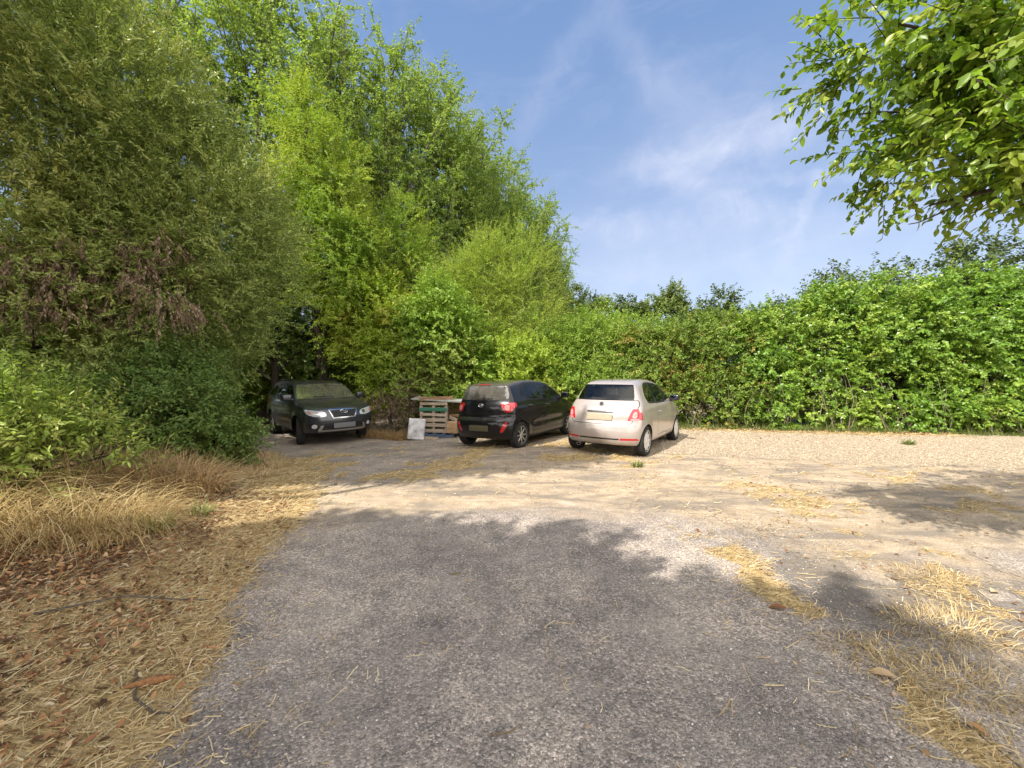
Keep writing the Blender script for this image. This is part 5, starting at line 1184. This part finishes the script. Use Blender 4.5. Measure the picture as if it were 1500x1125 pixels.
# ---------------------------------------------------------------- dark grey four by four
def grey_car():
    side = [(1.95, .28), (2.14, .33), (2.27, .44), (2.30, .60), (2.285, .80), (2.20, .95), (2.05, 1.03), (1.6, 1.115), (1.25, 1.16), (1.12, 1.185), (.80, 1.37), (.45, 1.56), (.25, 1.615), (-.1, 1.66), (-.8, 1.685), (-1.5, 1.665), (-1.95, 1.61), (-2.06, 1.56), (-2.15, 1.36), (-2.24, 1.15), (-2.32, 1.0), (-2.36, .80), (-2.38, .62), (-2.34, .42), (-2.2, .31), (-.8, .26), (.8, .26)]
    c = Car(side, .945, [(.2, .92), (.4, .965), (.6, .99), (.80, 1.0), (.98, .985), (1.12, .95), (1.35, .855), (1.55, .765), (1.66, .71), (1.8, .66)],
            [(-2.5, .90), (-2.1, .95), (-1.35, .985), (-.6, 1), (.6, 1), (1.35, .985), (1.9, .94), (2.3, .87)], (.34, .18), (-1.35, 1.35), .415, .372, k=.10, crown=.035, zc=.80, xa=-1.4, xb=1.35, flare=.022, creases=((.98, .014, .05, -2.1, 1.6), (.55, -.012, .06, -.9, .9)))
    c.arches(); under(c, .36)
    ws = chaikin([(-.76, 1.19), (.76, 1.19), (.80, 1.215), (.655, 1.545), (.60, 1.575), (-.60, 1.575), (-.655, 1.545), (-.80, 1.215)], 1)
    c.region(11, ws, 'x', lambda q, n: q.x > .2 and n.x > .2)
    c.region(10, chaikin([(-.66, 1.17), (.66, 1.17), (.62, 1.52), (-.62, 1.52)], 2), 'x', lambda q, n: q.x < -1.8 and n.x < -.3)
    both(c, 1, chaikin([(1.0, 1.165), (.42, 1.52), (.0, 1.60), (-1.3, 1.60), (-1.9, 1.50), (-2.02, 1.30), (-1.8, 1.14)], 1), .1)
    both(c, 12, chaikin([(.86, 1.20), (.42, 1.48), (.30, 1.53), (.0, 1.555), (-.02, 1.55), (-.02, 1.18), (.0, 1.175)], 1), .1)
    both(c, 13, chaikin([(-.12, 1.18), (-.12, 1.56), (-.90, 1.555), (-.95, 1.53), (-.98, 1.18)], 1), .1)
    both(c, 18, chaikin([(-1.06, 1.19), (-1.04, 1.54), (-1.6, 1.50), (-1.86, 1.34), (-1.78, 1.20)], 1), .1)
    d1 = [(1.02, 1.13), (.95, .55), (.88, .42), (-.07, .42), (-.07, 1.15)]; d2 = [(-.07, 1.15), (-.07, .42), (-.80, .42), (-.90, .60), (-1.02, .85), (-1.04, 1.15)]
    for d, b in ((d1, 14), (d2, 19)):
        both(c, 2, offset_poly(d, .006), .25, (0,)); both(c, b, offset_poly(d, -.004), .25, (0, 2))
    front = lambda q, n: q.x > 1.3
    # bonnet shut line and panel
    bp = [(-.72, 1.0), (.72, 1.0), (.74, 1.17), (-.74, 1.17)]
    zb = [(1.16, -.72), (1.16, .72), (1.95, .64), (2.06, .50), (2.11, .0), (2.06, -.50), (1.95, -.64)]
    c.region(3, offset_poly(zb, .007), 'z', lambda q, n: q.z > .8 and n.z > .25 and q.x > 1, (0,)); c.region(15, offset_poly(zb, -.003), 'z', lambda q, n: q.z > .8 and n.z > .25 and q.x > 1, (0, 3))
    go = [(-.37, .94), (-.29, .725), (.29, .725), (.37, .94), (.34, .955), (-.34, .955)]
    gi = [(-.345, .925), (-.27, .75), (.27, .75), (.345, .925), (.32, .93), (-.32, .93)]
    c.region(20, go, 'x', front); c.region(21, gi, 'x', front)
    for k, sg in ((60, 1), (61, -1)):
        mp = (lambda p: p) if sg > 0 else mirror_poly
        hl = [(.42, .80), (.50, .765), (.70, .775), (.84, .83), (.88, .93), (.86, .965), (.70, .94), (.46, .905)]
        c.region(k, chaikin(mp(hl), 1), 'x', lambda q, n: q.x > 1.5)
        c.region(k + 2, mp([(.56 + .055 * math.cos(a), .855 + .05 * math.sin(a)) for a in np.linspace(0, 6.283, 14, endpoint=False)]), 'x', front)
        c.region(k + 6, chaikin(mp([(.74, .84), (.80, .85), (.83, .92), (.78, .925)]), 1), 'x', lambda q, n: q.x > 1.5)
        c.region(k + 8, chaikin(mp([(.60, .43), (.80, .46), (.82, .60), (.70, .62), (.60, .54)]), 1), 'x', lambda q, n: q.x > 1.5)
        c.region(k + 4, mp([(.70 + .06 * math.cos(a), .525 + .058 * math.sin(a)) for a in np.linspace(0, 6.283, 16, endpoint=False)]), 'x', lambda q, n: q.x > 1.5)
    c.region(22, chaikin([(-.52, .45), (.52, .45), (.46, .63), (-.46, .63)], 1), 'x', front)
    c.region(23, [(-.60, .37), (.60, .37), (.62, .43), (.56, .55), (.50, .55), (.54, .425), (-.54, .425), (-.50, .55), (-.56, .55), (-.62, .43)], 'x', front)
    back = lambda q, n: q.x < -1.8 and n.x < -.02
    for k, sg in ((16, 1), (17, -1)):
        mp = (lambda p: p) if sg > 0 else mirror_poly
        c.region(k, chaikin(mp([(.62, .90), (.90, .86), (.92, 1.0), (.86, 1.18), (.66, 1.14)]), 1), 'x', back)
    car = empty('parked_car', (0, 0, 0), label='dark grey four by four facing the viewer at the left, front wheels turned', cat='car')
    nm = {10: ('rear_window', G_DARK), 11: ('windscreen', G_SCREEN), 12: ('side_window', G_CLEAR), 512: ('side_window', G_CLEAR), 13: ('side_window', G_CLEAR), 513: ('side_window', G_CLEAR), 18: ('quarter_window', G_DARK), 518: ('quarter_window', G_DARK),
          14: ('door', P_GREY), 514: ('door', P_GREY), 19: ('door', P_GREY), 519: ('door', P_GREY), 15: ('bonnet', P_GREY), 20: ('grille', M_CHROME), 21: ('grille_mesh', M_TRIM, 20), 22: ('intake', M_TRIM), 23: ('skid_plate', M_SILVER),
          60: ('headlight', M_WLENS), 61: ('headlight', M_WLENS), 62: ('lamp', M_CHROME, 60), 63: ('lamp', M_CHROME, 61), 66: ('indicator', M_AMBER, 60), 67: ('indicator', M_AMBER, 61), 64: ('fog_light', M_WLENS), 65: ('fog_light', M_WLENS), 68: ('fog_light_recess', M_TRIM), 69: ('fog_light_recess', M_TRIM),
          16: ('tail_light', M_RED), 17: ('tail_light', M_RED), 9997: ('underside', M_DARK), **{9990 + i: ('wheel_arch', M_DARK) for i in range(4)}}
    ob = c.split(car, None, {0: P_GREY, 1: M_TRIM, 501: M_TRIM, 2: M_GAP, 502: M_GAP, 3: M_GAP}, nm)
    xf = lambda y, z: c.surf_x(y, z, 1)
    for z in (.785, .835, .875): part(car, 'grille_bar', M_TRIM, lambda g, z=z: g.tube([(xf(y, z) + .004, y, z) for y in np.linspace(-.25, .25, 9)], .009, 6), ob[20])
    part(car, 'emblem', M_CHROME, lambda g: oval_h(g, .092, .048, .010), ob[20], (xf(0, .895) + .012, 0, .895), (0, R(-8), 0))
    part(car, 'number_plate', M_PLATEG, lambda g: g.box((xf(0, .535) + .012, 0, .535), (.014, .56, .13), bev=.004))
    for sd in (1, -1):
        part(car, 'roof_rail', M_TRIM, lambda g: g.tube([(x, sd * .60, 1.635 + h) for x, h in ((.05, -.01), (-.05, .045), (-.8, .065), (-1.5, .05), (-1.65, -.03))], .018, 8))
        part(car, 'wiper', M_TRIM, lambda g, sd=sd: g.tube([(xf(y, 1.20) * 0 + 1.06 - .02 * abs(y), y, 1.235 + .006) for y in np.linspace(sd * .05 + .1, sd * .05 + .1 - .55 * (1 if sd > 0 else .8), 5)], .010, 6))
    for sd, a, b in ((1, ob[14], ob[19]), (-1, ob[514], ob[519])):
        handle(car, a, c, .12, .98, sd, P_GREY, .22); handle(car, b, c, -.86, 1.0, sd, P_GREY, .2)
        mirror(car, .84, c.surf_y(.84, 1.17, sd), 1.20, sd, P_GREY, 1.25)
    seats(car, (.1, -.85), .62, .40, False, 1.32); dash(car, .92, -.38, 1.06, 1.45)
    for x in (-1.35, 1.35):
        for sd in (1, -1): wheel(car, x, sd * .81, .368, .225, .245, 5, M_SILVER, R(-15) if x > 0 else 0, 'split')
    return car

def place(car, x, y, head):
    dx, dy = math.cos(head), math.sin(head)
    q = [gzf(x + a * dx - b * dy, y + a * dy + b * dx) for a in (-1.2, 1.2) for b in (-.7, .7)]
    pit = (q[0] + q[1] - q[2] - q[3]) / 2 / 2.4; rol = (q[1] + q[3] - q[0] - q[2]) / 2 / 1.4
    car.location = (x, y, sum(q) / 4 + .003); car.rotation_euler = (rol, pit, head)
CAR_P = pink_car(); place(CAR_P, 2.67, 9.24, math.atan2(.815, .58))
CAR_B = black_car(); place(CAR_B, .22, 10.28, math.atan2(.834, .55))
CAR_G = grey_car(); place(CAR_G, -5.98, 12.3, math.atan2(-.73, .68))
# ------------------------------------------------------------------ sky, sun, camera
SUN_EL, SUN_DIR = R(48), (-.71, -.704)
w = bpy.data.worlds.new('World'); SC.world = w; t = NT(w)
tc = t.n('ShaderNodeTexCoord'); G = (tc, 'Generated')
sky = t.n('ShaderNodeTexSky', sky_type='NISHITA', sun_disc=False)
sky.sun_elevation = SUN_EL; sky.sun_rotation = math.atan2(SUN_DIR[0], SUN_DIR[1])
sky.altitude = 50; sky.air_density = 1.0; sky.dust_density = .6; sky.ozone_density = 2.2
sz = t.n('ShaderNodeSeparateXYZ', {0: G})
soft = t.ramp(t.math('MAXIMUM', (sz, 2), 0), [(.0, (.66, .74, .96)), (.12, (.57, .68, .93)), (.35, (.36, .51, .84)), (.62, (.22, .38, .74)), (1, (.16, .30, .66))])
soft = t.mix(1.0, soft, (3.4, 3.2, 3.0), 'MULTIPLY')
SKYCOL = t.mix(.8, sky, out(soft))
def direc(px, py):
    v = Vector(((px - 750) / 590, 1, -(py - 546) / 590)); return v.normalized()
def streak(p, q, wid, soft=.12):
    """a thin cloud band between two directions of the sky"""
    a, b = direc(*p), direc(*q); n = a.cross(b).normalized(); m = (a + b).normalized(); al = n.cross(m).normalized(); h = a.angle(b) / 2
    nz = t.noise(G, 14, 4, .6); nv = t.math('MULTIPLY_ADD', nz, .09, -.045)
    d = t.math('ADD', t.n('ShaderNodeVectorMath', {0: G, 1: tuple(n)}, operation='DOT_PRODUCT').outputs['Value'].node, 0) if False else None
    dp = t.n('ShaderNodeVectorMath', {0: G, 1: tuple(n)}, operation='DOT_PRODUCT'); da = t.n('ShaderNodeVectorMath', {0: G, 1: tuple(al)}, operation='DOT_PRODUCT'); dm = t.n('ShaderNodeVectorMath', {0: G, 1: tuple(m)}, operation='DOT_PRODUCT')
    e = t.math('ADD', (dp, 'Value'), nv); e = t.math('DIVIDE', e, wid); e = t.math('MULTIPLY', e, e); e = t.math('EXPONENT', t.math('MULTIPLY', e, -1.0))
    k = t.n('ShaderNodeMapRange', {0: t.math('ABSOLUTE', (da, 'Value')), 1: math.sin(h) * .55, 2: math.sin(h) * 1.1 + soft, 3: 1, 4: 0}, interpolation_type='SMOOTHSTEP')
    f = t.n('ShaderNodeMapRange', {0: (dm, 'Value'), 1: 0, 2: .2, 3: 0, 4: 1})
    return t.math('MULTIPLY', t.math('MULTIPLY', e, k), f)
tot = None
for p, q, wd, amt in (((865, 40), (775, 170), .026, .20), ((905, 50), (945, 120), .030, .22), ((930, 250), (1160, 195), .035, .55), ((1000, 270), (1110, 310), .030, .45), ((840, 340), (1080, 325), .040, .45), ((1090, 265), (1260, 258), .012, .30), ((1165, 330), (1185, 285), .014, .35),
                     ((980, 150), (1130, 210), .06, .30), ((860, 395), (1240, 380), .05, .35), ((1240, 330), (1500, 280), .03, .3)):
    s = t.math('MULTIPLY', streak(p, q, wd), amt * .5); tot = s if tot is None else t.math('ADD', tot, s)
mp = t.n('ShaderNodeMapping', {0: G, 2: (.4, .3, .5), 3: (2.2, 2.2, 7)}); wn = t.noise(mp, 2.4, 7, .62, .8)
wisp = t.n('ShaderNodeMapRange', {0: wn, 1: .50, 2: .82, 3: 0, 4: .12}); tex = t.noise(G, 9, 6, .65, 1.2)
tot = t.math('MULTIPLY', t.math('ADD', tot, wisp), t.n('ShaderNodeMapRange', {0: tex, 1: .25, 2: .65, 3: .45, 4: 1.25})); tot = t.math('MULTIPLY', tot, .78, clamp=True)
cm = t.mix(tot, out(SKYCOL), CLOUD)
# white fill glow added to the unseen sky behind the viewer to lift shade
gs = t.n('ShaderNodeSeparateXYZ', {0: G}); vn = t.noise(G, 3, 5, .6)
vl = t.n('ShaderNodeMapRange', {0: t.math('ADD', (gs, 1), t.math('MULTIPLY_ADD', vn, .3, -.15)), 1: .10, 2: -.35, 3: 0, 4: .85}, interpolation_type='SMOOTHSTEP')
cm = t.mix(vl, out(cm), FILL_GLOW)
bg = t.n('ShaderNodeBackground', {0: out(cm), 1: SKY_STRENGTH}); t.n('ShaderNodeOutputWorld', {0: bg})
L = bpy.data.lights.new('sun', 'SUN'); L.energy = SUN_STRENGTH; L.angle = R(.53); L.color = (1.0, .95, .87)
so = bpy.data.objects.new('sun', L); C.objects.link(so); so.location = (-20, -18, 30)
hd = Vector((-SUN_DIR[0], -SUN_DIR[1], 0)).normalized() * math.cos(SUN_EL) + Vector((0, 0, -math.sin(SUN_EL)))
so.rotation_euler = hd.to_track_quat('-Z', 'Y').to_euler()
cam = bpy.data.cameras.new('camera'); co = bpy.data.objects.new('camera', cam); C.objects.link(co); SC.camera = co
cam.sensor_width = 36; cam.lens = 36 * 590 / 1500; cam.clip_start = .05; cam.clip_end = 3000
co.location = (0, 0, 1.62); co.rotation_euler = (R(90) - math.atan(16.5 / 590), 0, 0)
vs = SC.view_settings; vs.view_transform = 'Standard'; vs.look = 'None'; vs.gamma = 1; vs.use_curve_mapping = False; vs.exposure = EXPOSURE
SC.render.engine = 'CYCLES'; cy = SC.cycles
cy.use_denoising = DENOISE; cy.denoiser = 'OPENIMAGEDENOISE'; cy.denoising_prefilter = 'NONE'; cy.max_bounces = 7; cy.diffuse_bounces = 3; cy.glossy_bounces = 3; cy.transmission_bounces = 4; cy.transparent_max_bounces = 8; cy.use_adaptive_sampling = True; cy.adaptive_threshold = .01; cy.sample_clamp_indirect = 6
